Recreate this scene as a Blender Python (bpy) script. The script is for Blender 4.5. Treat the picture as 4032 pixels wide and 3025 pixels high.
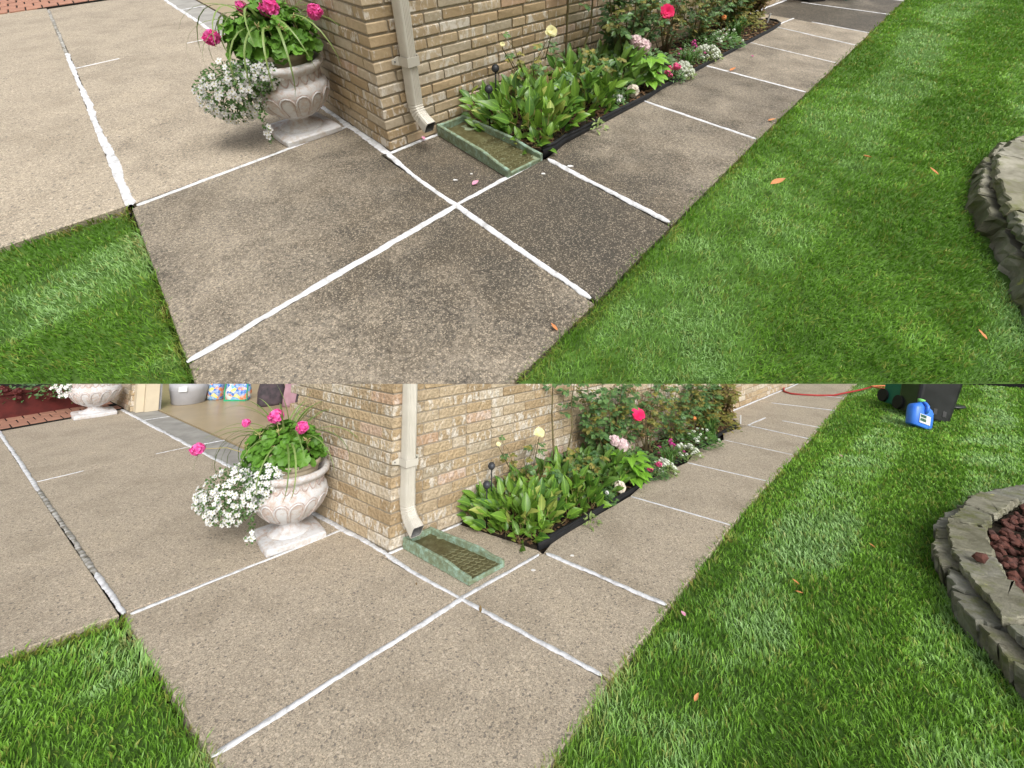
# Two views of one garden corner, before and after cleaning, stand one above the other in the photograph.
# Both are built as real places: the clean yard lies level in front; behind its far end a bank rises,
# and the stained yard is built on that bank, larger, so that it shows above the first.
import bpy, bmesh, math, random
import numpy as np
from mathutils import Matrix, Vector

for o in list(bpy.data.objects):
    bpy.data.objects.remove(o, do_unlink=True)
SC = bpy.context.scene
COL = SC.collection
R = math.radians

# ------------------------------------------------------------------ camera
EYE = 1.45
PITCH = 5.53
cam_d = bpy.data.cameras.new('camera')
cam = bpy.data.objects.new('camera', cam_d)
COL.objects.link(cam)
cam.location = (0, 0, EYE)
cam.rotation_euler = (R(90 + PITCH), 0, 0)
cam_d.sensor_width = 36
cam_d.lens = 15.134
cam_d.shift_y = -0.1219
cam_d.clip_start = 0.02
cam_d.clip_end = 500
SC.camera = cam

# ------------------------------------------------------------------ sky, sun, exposure (overcast)
SUN_EL, SUN_AZ = 36, 163           # azimuth clockwise from +y: behind the camera, to the right
w = bpy.data.worlds.new('World')
SC.world = w
w.use_nodes = True
nt = w.node_tree
bg = nt.nodes['Background']
sky = nt.nodes.new('ShaderNodeTexSky')
sky.sky_type = 'NISHITA'
sky.sun_disc = False
sky.sun_elevation = R(SUN_EL)
sky.sun_rotation = R(SUN_AZ)
sky.air_density = 1.0
sky.dust_density = 4.0
sky.ozone_density = 1.0
hs = nt.nodes.new('ShaderNodeHueSaturation')
hs.inputs['Saturation'].default_value = 0.3
nt.links.new(sky.outputs[0], hs.inputs['Color'])
nt.links.new(hs.outputs[0], bg.inputs['Color'])
bg.inputs['Strength'].default_value = 0.13
sun_d = bpy.data.lights.new('sun', 'SUN')
sun = bpy.data.objects.new('sun', sun_d)
COL.objects.link(sun)
sun_d.energy = 1.5
sun_d.angle = R(28)
sun_d.color = (1.0, 0.98, 0.95)
d = Vector((math.sin(R(SUN_AZ)) * math.cos(R(SUN_EL)), math.cos(R(SUN_AZ)) * math.cos(R(SUN_EL)), math.sin(R(SUN_EL))))
sun.rotation_euler = d.to_track_quat('Z', 'Y').to_euler()
sun.location = d * 60
SC.render.engine = 'CYCLES'
SC.view_settings.view_transform = 'Standard'
SC.view_settings.look = 'None'
SC.view_settings.exposure = 0.38
SC.cycles.max_bounces = 6
SC.cycles.diffuse_bounces = 3
SC.cycles.transmission_bounces = 3
SC.view_settings.gamma = 1.0
SC.view_settings.use_curve_mapping = False


# ------------------------------------------------------------------ the two yards
class Yard:
    def __init__(s, tag, word, o, au, aw, course, k, seed):
        s.tag, s.word, s.o, s.course, s.k = tag, word, o, course, k
        s.eu = (math.cos(R(au)), math.sin(R(au)))
        s.ew = (math.cos(R(aw)), math.sin(R(aw)))
        s.rng = random.Random(seed)
        s.au, s.aw = au, aw

    def P(s, a, b, z=0.0):
        """a metres along the house wall from its corner, b metres out from it, z up"""
        return Vector((s.o[0] + a * s.eu[0] + b * s.ew[0], s.o[1] + a * s.eu[1] + b * s.ew[1], z))

    def inv(s, x, y):
        det = s.eu[0] * s.ew[1] - s.ew[0] * s.eu[1]
        dx, dy = x - s.o[0], y - s.o[1]
        return (dx * s.ew[1] - s.ew[0] * dy) / det, (s.eu[0] * dy - dx * s.eu[1]) / det


UP = Yard('A', 'upper', (-.6160, 2.0228), 45.82, -47.98, .0533, .86, 11)
LO = Yard('B', 'lower', (-.7114, 2.6486), 41.70, -35.83, .0685, 1.0, 23)
BANK = (Matrix.Translation((0, 0, EYE)) @ Matrix.Rotation(R(PITCH + 40.35), 4, 'X')
        @ Matrix.Scale(6.556, 4) @ Matrix.Translation((0, 0, -1.0)))
# the lower yard ends at the foot of the bank (y = 7.727) and the upper yard begins there
LO_N, LO_D = Vector((0, .18766, 1)), 1.45       # kept: n.p <= d
UP_N, UP_D = Vector((0, 1.5111, 1)), 1.0        # kept: n.p >= d
OWN = {}      # object -> yard
BASE = {}     # object -> base point in yard coordinates
Y = LO        # the yard being built


# ------------------------------------------------------------------ mesh helpers
class MB:
    def __init__(s):
        s.v, s.f = [], []

    def add(s, vs, fs):
        n = len(s.v)
        s.v += [tuple(p) for p in vs]
        s.f += [tuple(i + n for i in f) for f in fs]
        return s

    def box(s, lo, hi, M=None):
        vs = [Vector((x, y, z)) for z in (lo[2], hi[2]) for y in (lo[1], hi[1]) for x in (lo[0], hi[0])]
        if M is not None:
            vs = [M @ v for v in vs]
        return s.add(vs, [(0, 2, 3, 1), (4, 5, 7, 6), (0, 1, 5, 4), (2, 6, 7, 3), (0, 4, 6, 2), (1, 3, 7, 5)])

    def prism(s, poly, z0, z1, bev=0.0):
        """poly: list of (x, y) counter-clockwise"""
        poly = ccw(poly)
        n = len(poly)
        if bev:
            top = inset(poly, bev)
            rings = [[(x, y, z0) for x, y in poly], [(x, y, z1 - bev) for x, y in poly], [(x, y, z1) for x, y in top]]
        else:
            rings = [[(x, y, z0) for x, y in poly], [(x, y, z1) for x, y in poly]]
        vs = [p for r in rings for p in r]
        fs = []
        for k in range(len(rings) - 1):
            for i in range(n):
                j = (i + 1) % n
                fs.append((k * n + i, k * n + j, (k + 1) * n + j, (k + 1) * n + i))
        fs.append(tuple(range(n))[::-1])
        fs.append(tuple((len(rings) - 1) * n + i for i in range(n)))
        return s.add(vs, fs)

    def tube(s, pts, rad, seg=6, cap=True):
        pts = [Vector(p) for p in pts]
        n = len(pts)
        rads = rad if isinstance(rad, (list, tuple)) else [rad] * n
        vs, fs = [], []
        a = None
        for i, p in enumerate(pts):
            t = (pts[min(i + 1, n - 1)] - pts[max(i - 1, 0)]).normalized()
            if a is None:
                a = t.orthogonal().normalized()
            a = (a - t * a.dot(t)).normalized()
            b = t.cross(a)
            for j in range(seg):
                th = 2 * math.pi * j / seg
                vs.append(p + (a * math.cos(th) + b * math.sin(th)) * rads[i])
        for i in range(n - 1):
            for j in range(seg):
                k = (j + 1) % seg
                fs.append((i * seg + j, i * seg + k, (i + 1) * seg + k, (i + 1) * seg + j))
        if cap:
            fs.append(tuple(range(seg))[::-1])
            fs.append(tuple((n - 1) * seg + j for j in range(seg)))
        return s.add(vs, fs)

    def lathe(s, prof, seg=48, c=(0, 0, 0), cap=True, wob=None):
        vs, fs = [], []
        for r, z in prof:
            for j in range(seg):
                th = 2 * math.pi * j / seg
                q = r + (wob(th, z) if wob else 0)
                vs.append((c[0] + q * math.cos(th), c[1] + q * math.sin(th), c[2] + z))
        for i in range(len(prof) - 1):
            for j in range(seg):
                k = (j + 1) % seg
                fs.append((i * seg + j, i * seg + k, (i + 1) * seg + k, (i + 1) * seg + j))
        if cap:
            fs.append(tuple(range(seg))[::-1])
            fs.append(tuple((len(prof) - 1) * seg + j for j in range(seg)))
        return s.add(vs, fs)

    def mesh(s, name, smooth=False, off=(0, 0, 0)):
        me = bpy.data.meshes.new(name)
        ox, oy, oz = off
        me.from_pydata([(x - ox, y - oy, z - oz) for x, y, z in s.v], [], s.f)
        if smooth:
            me.polygons.foreach_set('use_smooth', [True] * len(me.polygons))
        me.update()
        return me


def ccw(p):
    a = sum(p[i][0] * p[(i + 1) % len(p)][1] - p[(i + 1) % len(p)][0] * p[i][1] for i in range(len(p)))
    return [tuple(q[:2]) for q in (p if a > 0 else p[::-1])]


def inset(p, dd):
    n = len(p)
    out = []
    for i in range(n):
        a, b, c = Vector(p[i - 1]), Vector(p[i]), Vector(p[(i + 1) % n])
        u, v = (b - a).normalized(), (c - b).normalized()
        nu, nv = Vector((-u.y, u.x)), Vector((-v.y, v.x))
        m = nu + nv
        m = m / max(m.dot(m), .3) * 2
        out.append((b.x + m.x * dd, b.y + m.y * dd))
    return out


def link(o, parent=None):
    COL.objects.link(o)
    OWN[o] = Y
    if parent is not None:
        o.parent = parent
        BASE[o] = BASE.get(parent, Vector())
    return o


def thing(name, label, cat, base=(0, 0, 0), group=None):
    o = bpy.data.objects.new(name, None)
    o.empty_display_size = .05
    link(o)
    o.location = base
    BASE[o] = Vector(base)
    o['label'] = label
    o['category'] = cat
    if group:
        o['group'] = group
    return o


def part(mb, name, mat, parent=None, smooth=False):
    off = BASE.get(parent, Vector()) if parent is not None else Vector()
    o = bpy.data.objects.new(name, mb.mesh(name, smooth, off))
    o.data.materials.append(mat)
    return link(o, parent)


def solo(mb, name, label, cat, mat, base=(0, 0, 0), smooth=False, group=None):
    o = bpy.data.objects.new(name, mb.mesh(name, smooth, base))
    o.data.materials.append(mat)
    link(o)
    o.location = base
    BASE[o] = Vector(base)
    o['label'] = label
    o['category'] = cat
    if group:
        o['group'] = group
    return o


def struct(mb, name, mat, smooth=False):
    o = bpy.data.objects.new(name, mb.mesh(name, smooth))
    o.data.materials.append(mat)
    link(o)
    BASE[o] = Vector()
    o['kind'] = 'structure'
    return o


def inst(me, name, parent, M):
    """a shared mesh placed at matrix M (yard coordinates)"""
    o = bpy.data.objects.new(name, me)
    link(o, parent)
    o.matrix_basis = Matrix.Translation(-BASE[parent]) @ M
    return o


def frame(p, fwd, up, sc=1.0):
    """matrix with local +y along fwd and local +z near up"""
    f = Vector(fwd).normalized()
    u = Vector(up)
    x = f.cross(u)
    if x.length < 1e-5:
        x = f.orthogonal()
    x.normalize()
    u = x.cross(f)
    m = Matrix(((x.x, f.x, u.x), (x.y, f.y, u.y), (x.z, f.z, u.z))).to_4x4()
    return Matrix.Translation(p) @ m @ Matrix.Scale(sc, 4)


# ------------------------------------------------------------------ materials
class NT:
    def __init__(s, name):
        s.m = bpy.data.materials.new(name)
        s.m.use_nodes = True
        s.t = s.m.node_tree
        s.b = s.t.nodes['Principled BSDF']
        s.out = s.t.nodes['Material Output']
        s.co = None

    def n(s, t, **kw):
        nd = s.t.nodes.new(t)
        for k, v in kw.items():
            setattr(nd, k, v)
        return nd

    def put(s, sock, v):
        if isinstance(v, bpy.types.NodeSocket):
            s.t.links.new(v, sock)
        elif isinstance(v, (tuple, list)) and len(v) == 3 and sock.type == 'RGBA':
            sock.default_value = (*v, 1)
        else:
            sock.default_value = v

    def coord(s):
        if s.co is None:
            s.co = s.n('ShaderNodeTexCoord').outputs['Object']
        return s.co

    def noise(s, scale, detail=4, rough=.55, co=None, dist=0):
        nd = s.n('ShaderNodeTexNoise')
        s.put(nd.inputs['Vector'], co or s.coord())
        nd.inputs['Scale'].default_value = scale
        nd.inputs['Detail'].default_value = detail
        nd.inputs['Roughness'].default_value = rough
        nd.inputs['Distortion'].default_value = dist
        return nd.outputs['Fac']

    def vor(s, scale, out='Color', co=None, feature='F1'):
        nd = s.n('ShaderNodeTexVoronoi', feature=feature)
        s.put(nd.inputs['Vector'], co or s.coord())
        nd.inputs['Scale'].default_value = scale
        o = nd.outputs[out]
        if out == 'Color':
            sp = s.n('ShaderNodeSeparateColor')
            s.t.links.new(o, sp.inputs[0])
            return sp.outputs[0]
        return o

    def math(s, op, a, b=0.0, clamp=False):
        nd = s.n('ShaderNodeMath', operation=op, use_clamp=clamp)
        s.put(nd.inputs[0], a)
        s.put(nd.inputs[1], b)
        return nd.outputs[0]

    def rng(s, v, a, b, c=0.0, e=1.0):
        nd = s.n('ShaderNodeMapRange', clamp=True)
        s.put(nd.inputs[0], v)
        for i, x in enumerate((a, b, c, e)):
            s.put(nd.inputs[i + 1], x)
        return nd.outputs[0]

    def mix(s, f, a, b, mode='MIX'):
        nd = s.n('ShaderNodeMix', data_type='RGBA', blend_type=mode)
        s.put(nd.inputs[0], f)
        s.put(nd.inputs[6], a)
        s.put(nd.inputs[7], b)
        return nd.outputs[2]

    def ramp(s, f, stops):
        nd = s.n('ShaderNodeValToRGB')
        s.put(nd.inputs[0], f)
        e = nd.color_ramp.elements
        while len(e) < len(stops):
            e.new(.5)
        for el, (p, c) in zip(e, stops):
            el.position = p
            el.color = (*c, 1) if len(c) == 3 else c
        return nd.outputs[0]

    def bump(s, h, strength=.3, dist=.01):
        nd = s.n('ShaderNodeBump')
        s.put(nd.inputs['Height'], h)
        nd.inputs['Strength'].default_value = strength
        nd.inputs['Distance'].default_value = dist
        s.t.links.new(nd.outputs[0], s.b.inputs['Normal'])

    def attr(s, name, typ='OBJECT', out='Fac'):
        nd = s.n('ShaderNodeAttribute', attribute_name=name, attribute_type=typ)
        return nd.outputs[out]

    def rand(s):
        a = s.n('ShaderNodeObjectInfo').outputs['Random']
        b = s.n('ShaderNodeNewGeometry').outputs['Random Per Island']
        return s.math('FRACT', s.math('ADD', a, s.math('MULTIPLY', b, 7.31)))

    def done(s, col, rough=.7, spec=.3, trans=0.0):
        s.put(s.b.inputs['Base Color'], col)
        s.put(s.b.inputs['Roughness'], rough)
        s.b.inputs['Specular IOR Level'].default_value = spec
        if trans:
            tr = s.n('ShaderNodeBsdfTranslucent')
            s.put(tr.inputs['Color'], col)
            mx = s.n('ShaderNodeMixShader')
            mx.inputs[0].default_value = trans
            s.t.links.new(s.b.outputs[0], mx.inputs[1])
            s.t.links.new(tr.outputs[0], mx.inputs[2])
            s.t.links.new(mx.outputs[0], s.out.inputs['Surface'])
        return s.m


def simple(name, c1, c2=None, scale=15, rough=.6, spec=.3, trans=0.0, rand=0.0, bump=0.0, bscale=60, detail=4):
    t = NT(name)
    c2 = c2 or tuple(x * .8 for x in c1)
    f = t.rng(t.noise(scale, detail), .35, .65)
    if rand:
        f = t.math('ADD', t.math('MULTIPLY', f, 1 - rand), t.math('MULTIPLY', t.rand(), rand))
    col = t.mix(f, c1, c2)
    if bump:
        t.bump(t.noise(bscale, 4), bump, .004)
    return t.done(col, rough, spec, trans)


def concrete(name, tone, rough, centre):
    t = NT(name)
    v = t.vor(290)
    col = t.mix(1.0, tone, t.ramp(v, [(0, (.50, .49, .48)), (.3, (.86, .86, .86)), (.75, (1.08, 1.07, 1.05)), (1, (1.5, 1.45, 1.38))]), 'MULTIPLY')
    v2 = t.vor(120)
    big = t.rng(v2, .93, .94)
    col = t.mix(t.math('MULTIPLY', big, .5), col, tuple(x * 1.6 for x in tone))
    col = t.mix(t.math('MULTIPLY', t.rng(v2, .03, .04, 1, 0), .6), col, (.09, .085, .085))
    mot = t.ramp(t.noise(2.6, 7, .6), [(.28, (.78, .77, .75)), (.52, (1, 1, 1)), (.75, (1.07, 1.06, 1.03))])
    col = t.mix(1.0, col, mot, 'MULTIPLY')
    film = t.rng(t.attr('dirt'), .3, 1.0, 0, .3)
    col = t.mix(film, col, (.15, .135, .108))
    # stains: a washed-out fan below the downspout and mould in the pores
    dirt = t.attr('dirt')
    vm = t.n('ShaderNodeVectorMath', operation='DISTANCE')
    t.put(vm.inputs[0], t.coord())
    vm.inputs[1].default_value = centre
    near = t.rng(vm.outputs['Value'], .1, 1.0, 1, 0)
    n2 = t.noise(75, 6, .8)
    n3 = t.noise(3.2, 6, .65, dist=.4)
    mask = t.math('ADD', t.math('MULTIPLY', dirt, t.math('ADD', .50, t.math('MULTIPLY', near, .80))),
                  t.math('ADD', t.math('MULTIPLY', t.math('SUBTRACT', n2, .5), 2.0), t.math('MULTIPLY', t.math('SUBTRACT', n3, .5), 1.7)))
    mask = t.rng(mask, .08, .82)
    mask = t.math('MULTIPLY', mask, t.rng(dirt, 0, .12))
    pale = t.rng(v, .72, .95, 1, .35)
    mask = t.math('MULTIPLY', mask, pale)
    brown = t.mix(t.rng(t.noise(5, 3), .4, .6), (.034, .030, .023), (.066, .053, .036))
    brown = t.mix(t.rng(dirt, 1.05, 1.3), brown, (.022, .020, .016))
    col = t.mix(t.math('MULTIPLY', mask, .9), col, brown)
    t.bump(t.math('ADD', v, t.math('MULTIPLY', n2, .6)), .35, .003)
    return t.done(col, rough, .35)


def brick_mat(name):
    t = NT(name)
    r = t.rand()
    base = t.ramp(r, [(0, (.53, .405, .25)), (.25, (.38, .285, .17)), (.45, (.58, .475, .33)), (.65, (.46, .35, .21)), (.82, (.60, .52, .40)), (1, (.44, .38, .28))])
    n = t.noise(38, 6, .65, dist=.6)
    base = t.mix(t.rng(n, .32, .72), t.mix(.38, base, (.30, .21, .12)), base)
    off = t.n('ShaderNodeVectorMath', operation='ADD')
    t.put(off.inputs[0], t.coord())
    cmb = t.n('ShaderNodeCombineXYZ')
    for i in range(3):
        t.put(cmb.inputs[i], t.math('MULTIPLY', r, 13.0 + 7 * i))
    t.put(off.inputs[1], cmb.outputs[0])
    mp = t.n('ShaderNodeMapping')
    mp.inputs['Scale'].default_value = (1.25, 1.25, .55)
    t.put(mp.inputs[0], off.outputs[0])
    pn = t.noise(24, 6, .7, co=mp.outputs[0], dist=.35)
    amt = t.rng(t.math('FRACT', t.math('MULTIPLY', r, 5.7)), 0, 1, .64, .46)
    wm = t.math('MULTIPLY', t.rng(t.math('SUBTRACT', pn, amt), 0, .07), .8)
    col = t.mix(wm, base, (.68, .635, .56))
    pink = t.math('MULTIPLY', t.rng(t.math('FRACT', t.math('MULTIPLY', r, 17.3)), .955, .96), .4)
    col = t.mix(pink, col, (.56, .34, .25))
    t.bump(t.math('ADD', t.noise(30, 6, .7, dist=.5), t.math('MULTIPLY', t.vor(45, 'Distance'), .6)), .9, .016)
    return t.done(col, .9, .2)


def urn_mat(name):
    t = NT(name)
    n = t.noise(9, 8, .7, dist=.8)
    n2 = t.noise(45, 6, .7, dist=.5)
    f = t.rng(t.math('ADD', n, t.math('MULTIPLY', t.math('SUBTRACT', n2, .5), .9)), .30, .56)
    wn = t.mix(t.rng(t.noise(3, 2), .4, .6), (.50, .38, .32), (.52, .465, .41))
    col = t.mix(f, wn, (.64, .64, .65))
    col = t.mix(t.rng(t.noise(90, 3), .6, .7, 0, .25), col, (.36, .31, .28))
    t.bump(t.math('ADD', n2, t.noise(150, 3)), .35, .004)
    return t.done(col, .8, .25)


def sealant_mat(name):
    t = NT(name)
    f = t.rng(t.noise(22, 8, .75), .46, .68)
    col = t.mix(f, (.70, .71, .73), (.36, .355, .35))
    col = t.mix(t.rng(t.noise(160, 4), .66, .74, 0, .55), col, (.2, .19, .18))
    t.bump(t.noise(40, 5), .3, .006)
    return t.done(col, .65, .35)


def patina_mat(name, floor=False):
    t = NT(name)
    n = t.noise(30 if floor else 32, 7, .75, dist=.3)
    if floor:
        col = t.ramp(n, [(.3, (.045, .04, .015)), (.5, (.09, .08, .033)), (.62, (.13, .13, .065)), (.72, (.22, .26, .15))])
        col = t.mix(t.rng(t.vor(26), .93, .96, 0, .8), col, (.3, .36, .24))
    else:
        col = t.ramp(n, [(.3, (.13, .135, .065)), (.48, (.20, .26, .17)), (.66, (.31, .46, .38))])
    t.bump(t.noise(120, 3), .25, .003)
    return t.done(col, .45 if floor else .6, .4)


def leaf_mat(name, c1, c2, rough=.42, trans=.22, vein=0.0, edge=None):
    t = NT(name)
    r = t.rand()
    f = t.math('ADD', t.math('MULTIPLY', r, .75), t.math('MULTIPLY', t.rng(t.noise(30, 3), .3, .7), .25))
    col = t.mix(f, c1, c2)
    if vein:
        sp = t.n('ShaderNodeSeparateXYZ')
        t.put(sp.inputs[0], t.coord())
        mid = t.rng(t.math('ABSOLUTE', sp.outputs[0]), .0, .0035, 1, 0)
        col = t.mix(t.math('MULTIPLY', mid, vein), col, tuple(min(1, x * 1.9) for x in c2))
    if edge:
        col = t.mix(t.rng(t.noise(22, 3), .6, .72, 0, .75), col, edge)
    t.bump(t.noise(70, 2), .15, .004)
    return t.done(col, rough, .45, trans)


def grass_mat(name):
    t = NT(name)
    c = t.attr('tint', 'GEOMETRY', 'Color')
    return t.done(c, .48, .35, .28)


M = {}
M['grass'] = grass_mat('grass_blades')
M['soil'] = simple('lawn_soil', (.08, .16, .03), (.045, .085, .018), 25, .95, .1)
M['earth'] = simple('dark_earth', (.05, .04, .028), (.022, .017, .012), 30, .95, .15, bump=.8, bscale=70)
M['bank'] = simple('pale_bounce_ground', (.42, .39, .33), (.34, .31, .26), 4, .95, .1)  # ground made pale to bounce light onto the upper yard
M['brick'] = brick_mat('tan_brick')
M['mortar'] = simple('mortar', (.36, .315, .245), (.30, .26, .20), 60, .95, .1, bump=.4, bscale=150)
M['urn'] = urn_mat('whitewashed_stone')
M['urnworn'] = simple('worn_recess', (.40, .30, .27), (.55, .46, .42), 60, .85, .2)
M['seal'] = sealant_mat('white_sealant')
M['sealdirty'] = simple('grimy_sealant', (.13, .115, .085), (.50, .49, .46), 28, .8, .2, bump=.4, bscale=50, detail=7)
M['gap'] = simple('dark_joint', (.03, .027, .024), (.015, .014, .013), 40, .95, .1)
M['patina'] = patina_mat('green_patina')
M['basin'] = patina_mat('mossy_basin', True)
M['scales'] = simple('mossy_scales', (.13, .12, .055), (.20, .20, .11), 40, .5, .4)
M['spout'] = simple('cream_aluminium', (.60, .57, .50), (.53, .50, .43), 8, .38, .5)
M['spout_in'] = simple('spout_inside', (.12, .12, .12), (.2, .2, .19), 30, .6, .4)
M['screw'] = simple('screw_head', (.2, .2, .2), None, 30, .4, .5)
M['pot'] = simple('beige_pot', (.50, .43, .32), (.44, .37, .27), 12, .55, .35)
M['ger'] = leaf_mat('geranium_leaf', (.085, .215, .022), (.165, .36, .045), .5, .2)
M['gerpink'] = simple('geranium_petal', (.93, .07, .42), (.96, .26, .60), 60, .6, .2, .25, .5)
M['bud'] = simple('bud_green', (.3, .4, .1), (.5, .35, .2), 40, .6)
M['spike'] = leaf_mat('spike_leaf', (.13, .22, .05), (.30, .40, .13), .4, .2)
M['bacleaf'] = leaf_mat('bacopa_leaf', (.05, .12, .025), (.11, .21, .05), .5, .2)
M['white'] = simple('white_petal', (.82, .82, .81), (.74, .75, .74), 80, .6, .2, .2)
M['yeye'] = simple('flower_eye', (.5, .45, .1), None, 80, .7)
M['lily'] = leaf_mat('broad_leaf', (.045, .13, .022), (.20, .36, .04), .36, .2, .5, (.46, .46, .09))
M['lilyold'] = leaf_mat('yellowing_broad_leaf', (.19, .28, .05), (.36, .40, .09), .5, .2, .4, (.40, .24, .08))
M['lily2'] = leaf_mat('broad_leaf_dark', (.055, .14, .022), (.14, .25, .04), .4, .2, .5)  # broad leaf in darker greens, for the rear clump
M['stalk'] = simple('leaf_stalk', (.22, .22, .08), (.30, .2, .08), 30, .7)
M['bright'] = leaf_mat('bright_leaf', (.14, .34, .025), (.23, .46, .05), .45, .25, .5)
M['roseleaf'] = leaf_mat('rose_leaf', (.055, .13, .05), (.16, .28, .08), .4, .18)
M['oldleaf'] = leaf_mat('turning_leaf', (.10, .15, .035), (.36, .30, .07), .55, .25, 0, (.35, .16, .05))
M['brownleaf'] = leaf_mat('dried_leaf', (.16, .10, .045), (.28, .2, .08), .7, .15)
M['cane'] = simple('rose_cane', (.11, .075, .045), (.16, .15, .06), 30, .7)
M['redrose'] = simple('red_rose_petal', (.93, .035, .20), (.86, .025, .14), 30, .5, .3, .25)
M['yelrose'] = simple('yellow_rose_petal', (.90, .87, .55), (.88, .83, .42), 30, .5, .3, .25)
M['hyd'] = simple('faded_pink_petal', (.74, .50, .56), (.80, .70, .66), 50, .6, .2, .2, .6)
M['cream'] = simple('cream_petal', (.86, .82, .72), (.72, .62, .48), 60, .6, .2, .2, .7)
M['alys'] = simple('alyssum_petal', (.70, .76, .60), (.80, .82, .76), 60, .6, .2, .2, .6)
M['alysgreen'] = leaf_mat('alyssum_leaf', (.16, .24, .07), (.32, .40, .14), .5, .2)
M['phlox'] = simple('pink_petal', (.84, .05, .26), (.86, .2, .36), 50, .6, .2, .2, .5)
M['magenta'] = simple('magenta_petal', (.42, .03, .2), (.55, .06, .28), 50, .6)
M['orange'] = simple('orange_petal', (.85, .42, .14), (.8, .3, .12), 50, .6)
M['tuft'] = leaf_mat('grassy_leaf', (.05, .145, .025), (.13, .26, .05), .42, .2)
M['plastic'] = simple('black_plastic', (.010, .011, .012), (.018, .018, .02), 20, .5, .35)
M['plastic2'] = simple('grey_lens', (.04, .045, .055), (.03, .035, .04), 20, .4, .4)
M['mulch'] = simple('mulch_chip', (.10, .055, .03), (.22, .14, .08), 60, .9, .1, 0, .7)
M['stone'] = None
M['lava'] = simple('lava_rock', (.15, .06, .045), (.075, .045, .04), 40, .95, .15, 0, .6, .6, 90)
M['deadleaf'] = simple('fallen_leaf', (.62, .22, .07), (.72, .34, .16), 60, .6, .25, .2, .6)
M['petal'] = simple('fallen_petal', (.80, .30, .48), (.78, .45, .55), 40, .6, .2, .2)
M['chip'] = simple('paint_chip', (.75, .75, .74), (.6, .58, .55), 60, .7)
M['greenbin'] = simple('green_cart', (.005, .115, .075), (.01, .14, .09), 5, .4, .45)
M['blackbin'] = simple('black_cart', (.012, .013, .014), (.03, .031, .033), 4, .3, .55)
M['wheel'] = simple('rubber', (.015, .015, .015), None, 20, .7)
M['jug'] = simple('blue_jug', (.035, .17, .72), (.06, .24, .80), 6, .35, .5)
M['jugcap'] = simple('green_cap', (.22, .6, .16), None, 10, .5)
M['paper'] = simple('label_paper', (.72, .74, .72), (.62, .66, .66), 30, .6)
M['ink'] = simple('label_ink', (.03, .07, .06), (.06, .16, .1), 60, .6)
M['hose'] = simple('red_hose', (.42, .045, .045), (.34, .035, .03), 20, .5)
M['hose2'] = simple('orange_cord', (.62, .20, .10), (.55, .15, .07), 20, .5)
M['paver'] = simple('terracotta_paver', (.42, .22, .15), (.33, .17, .12), 9, .75, .25, 0, .45, .3, 60)
M['floor'] = simple('garage_floor', (.42, .33, .20), (.36, .285, .175), 4, .3, .4)
M['apron'] = simple('apron_concrete', (.36, .35, .32), (.27, .26, .24), 6, .7, .3, bump=.3, bscale=120)
M['trim'] = simple('door_trim', (.60, .52, .38), (.56, .48, .35), 8, .5, .3)
M['tub'] = simple('grey_tub', (.46, .46, .48), (.40, .40, .42), 6, .5, .3)
M['dark'] = simple('dark_fabric', (.05, .045, .05), (.10, .075, .085), 12, .9)
M['pinkcloth'] = simple('pink_fabric', (.42, .26, .30), (.35, .2, .24), 12, .9)
M['panel'] = simple('door_panel', (.3, .3, .31), (.2, .2, .21), 6, .5)
M['redplanter'] = simple('red_planter', (.13, .025, .022), (.09, .02, .018), 12, .6)


def bag_mat():
    t = NT('printed_bag')
    v = t.vor(17)
    col = t.ramp(v, [(0, (.03, .16, .55)), (.3, (.12, .42, .78)), (.45, (.72, .75, .7)), (.6, (.85, .66, .12)), (.78, (.8, .22, .05)), (1, (.05, .3, .6))])
    col.node.color_ramp.interpolation = 'CONSTANT'
    col = t.mix(t.rng(t.noise(30, 3), .4, .6, 0, .6), col, (.6, .66, .7))
    return t.done(col, .35, .5)


def stone_mat():
    t = NT('sandstone')
    r = t.rand()
    base = t.ramp(r, [(0, (.26, .25, .18)), (.4, (.35, .335, .27)), (.7, (.30, .30, .265)), (1, (.23, .225, .155))])
    n = t.noise(7, 8, .7, dist=.5)
    col = t.mix(t.rng(n, .38, .66), t.mix(.7, base, (.075, .07, .04)), base)
    moss = t.rng(t.noise(11, 6, .7), .5, .66, 0, .65)
    col = t.mix(moss, col, (.13, .145, .04))
    col = t.mix(t.rng(t.noise(16, 3), .7, .74, 0, .7), col, (.42, .42, .12))
    t.bump(t.math('ADD', t.noise(18, 7, .7), t.math('MULTIPLY', t.noise(90, 4), .4)), .7, .012)
    return t.done(col, .85, .25)


M['bag'] = bag_mat()
M['baggreen'] = simple('green_film', (.02, .42, .22), None, 10, .4, .5)
M['stone'] = stone_mat()
conc = {}
for yd, rough in ((UP, .62), (LO, .8)):
    c = yd.P(.18, .72)
    conc[yd] = concrete('concrete_' + yd.word, (.385, .332, .258) if yd is UP else (.425, .365, .285), rough, tuple(c))

# ------------------------------------------------------------------ plan of the yard (shared survey, metres from the wall corner)
EDGE = {LO: [(-3.2, 1.80), (-1.2, 1.55), (-.46, 1.45), (-.05, 1.393), (.51, 1.343), (1.55, 1.232), (2.49, 1.157), (4.22, 1.051), (7.68, .758), (9.5, .62)],
        UP: [(-3.2, 1.42), (-.45, 1.397), (-.05, 1.381), (.485, 1.349), (1.54, 1.289), (3.62, 1.205), (6.81, 1.066), (9.5, .95)]}
BED = {LO: [(.545, .56), (.64, .575), (.75, .563), (1.555, .512), (1.94, .461), (2.955, .399), (3.69, .343), (4.15, .315), (4.27, .25), (4.28, .14)],
       UP: [(.535, .585), (.62, .595), (.72, .572), (1.59, .548), (1.81, .521), (3.0, .49), (4.05, .455), (4.3, .43), (4.39, .36), (4.4, .25)]}


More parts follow.
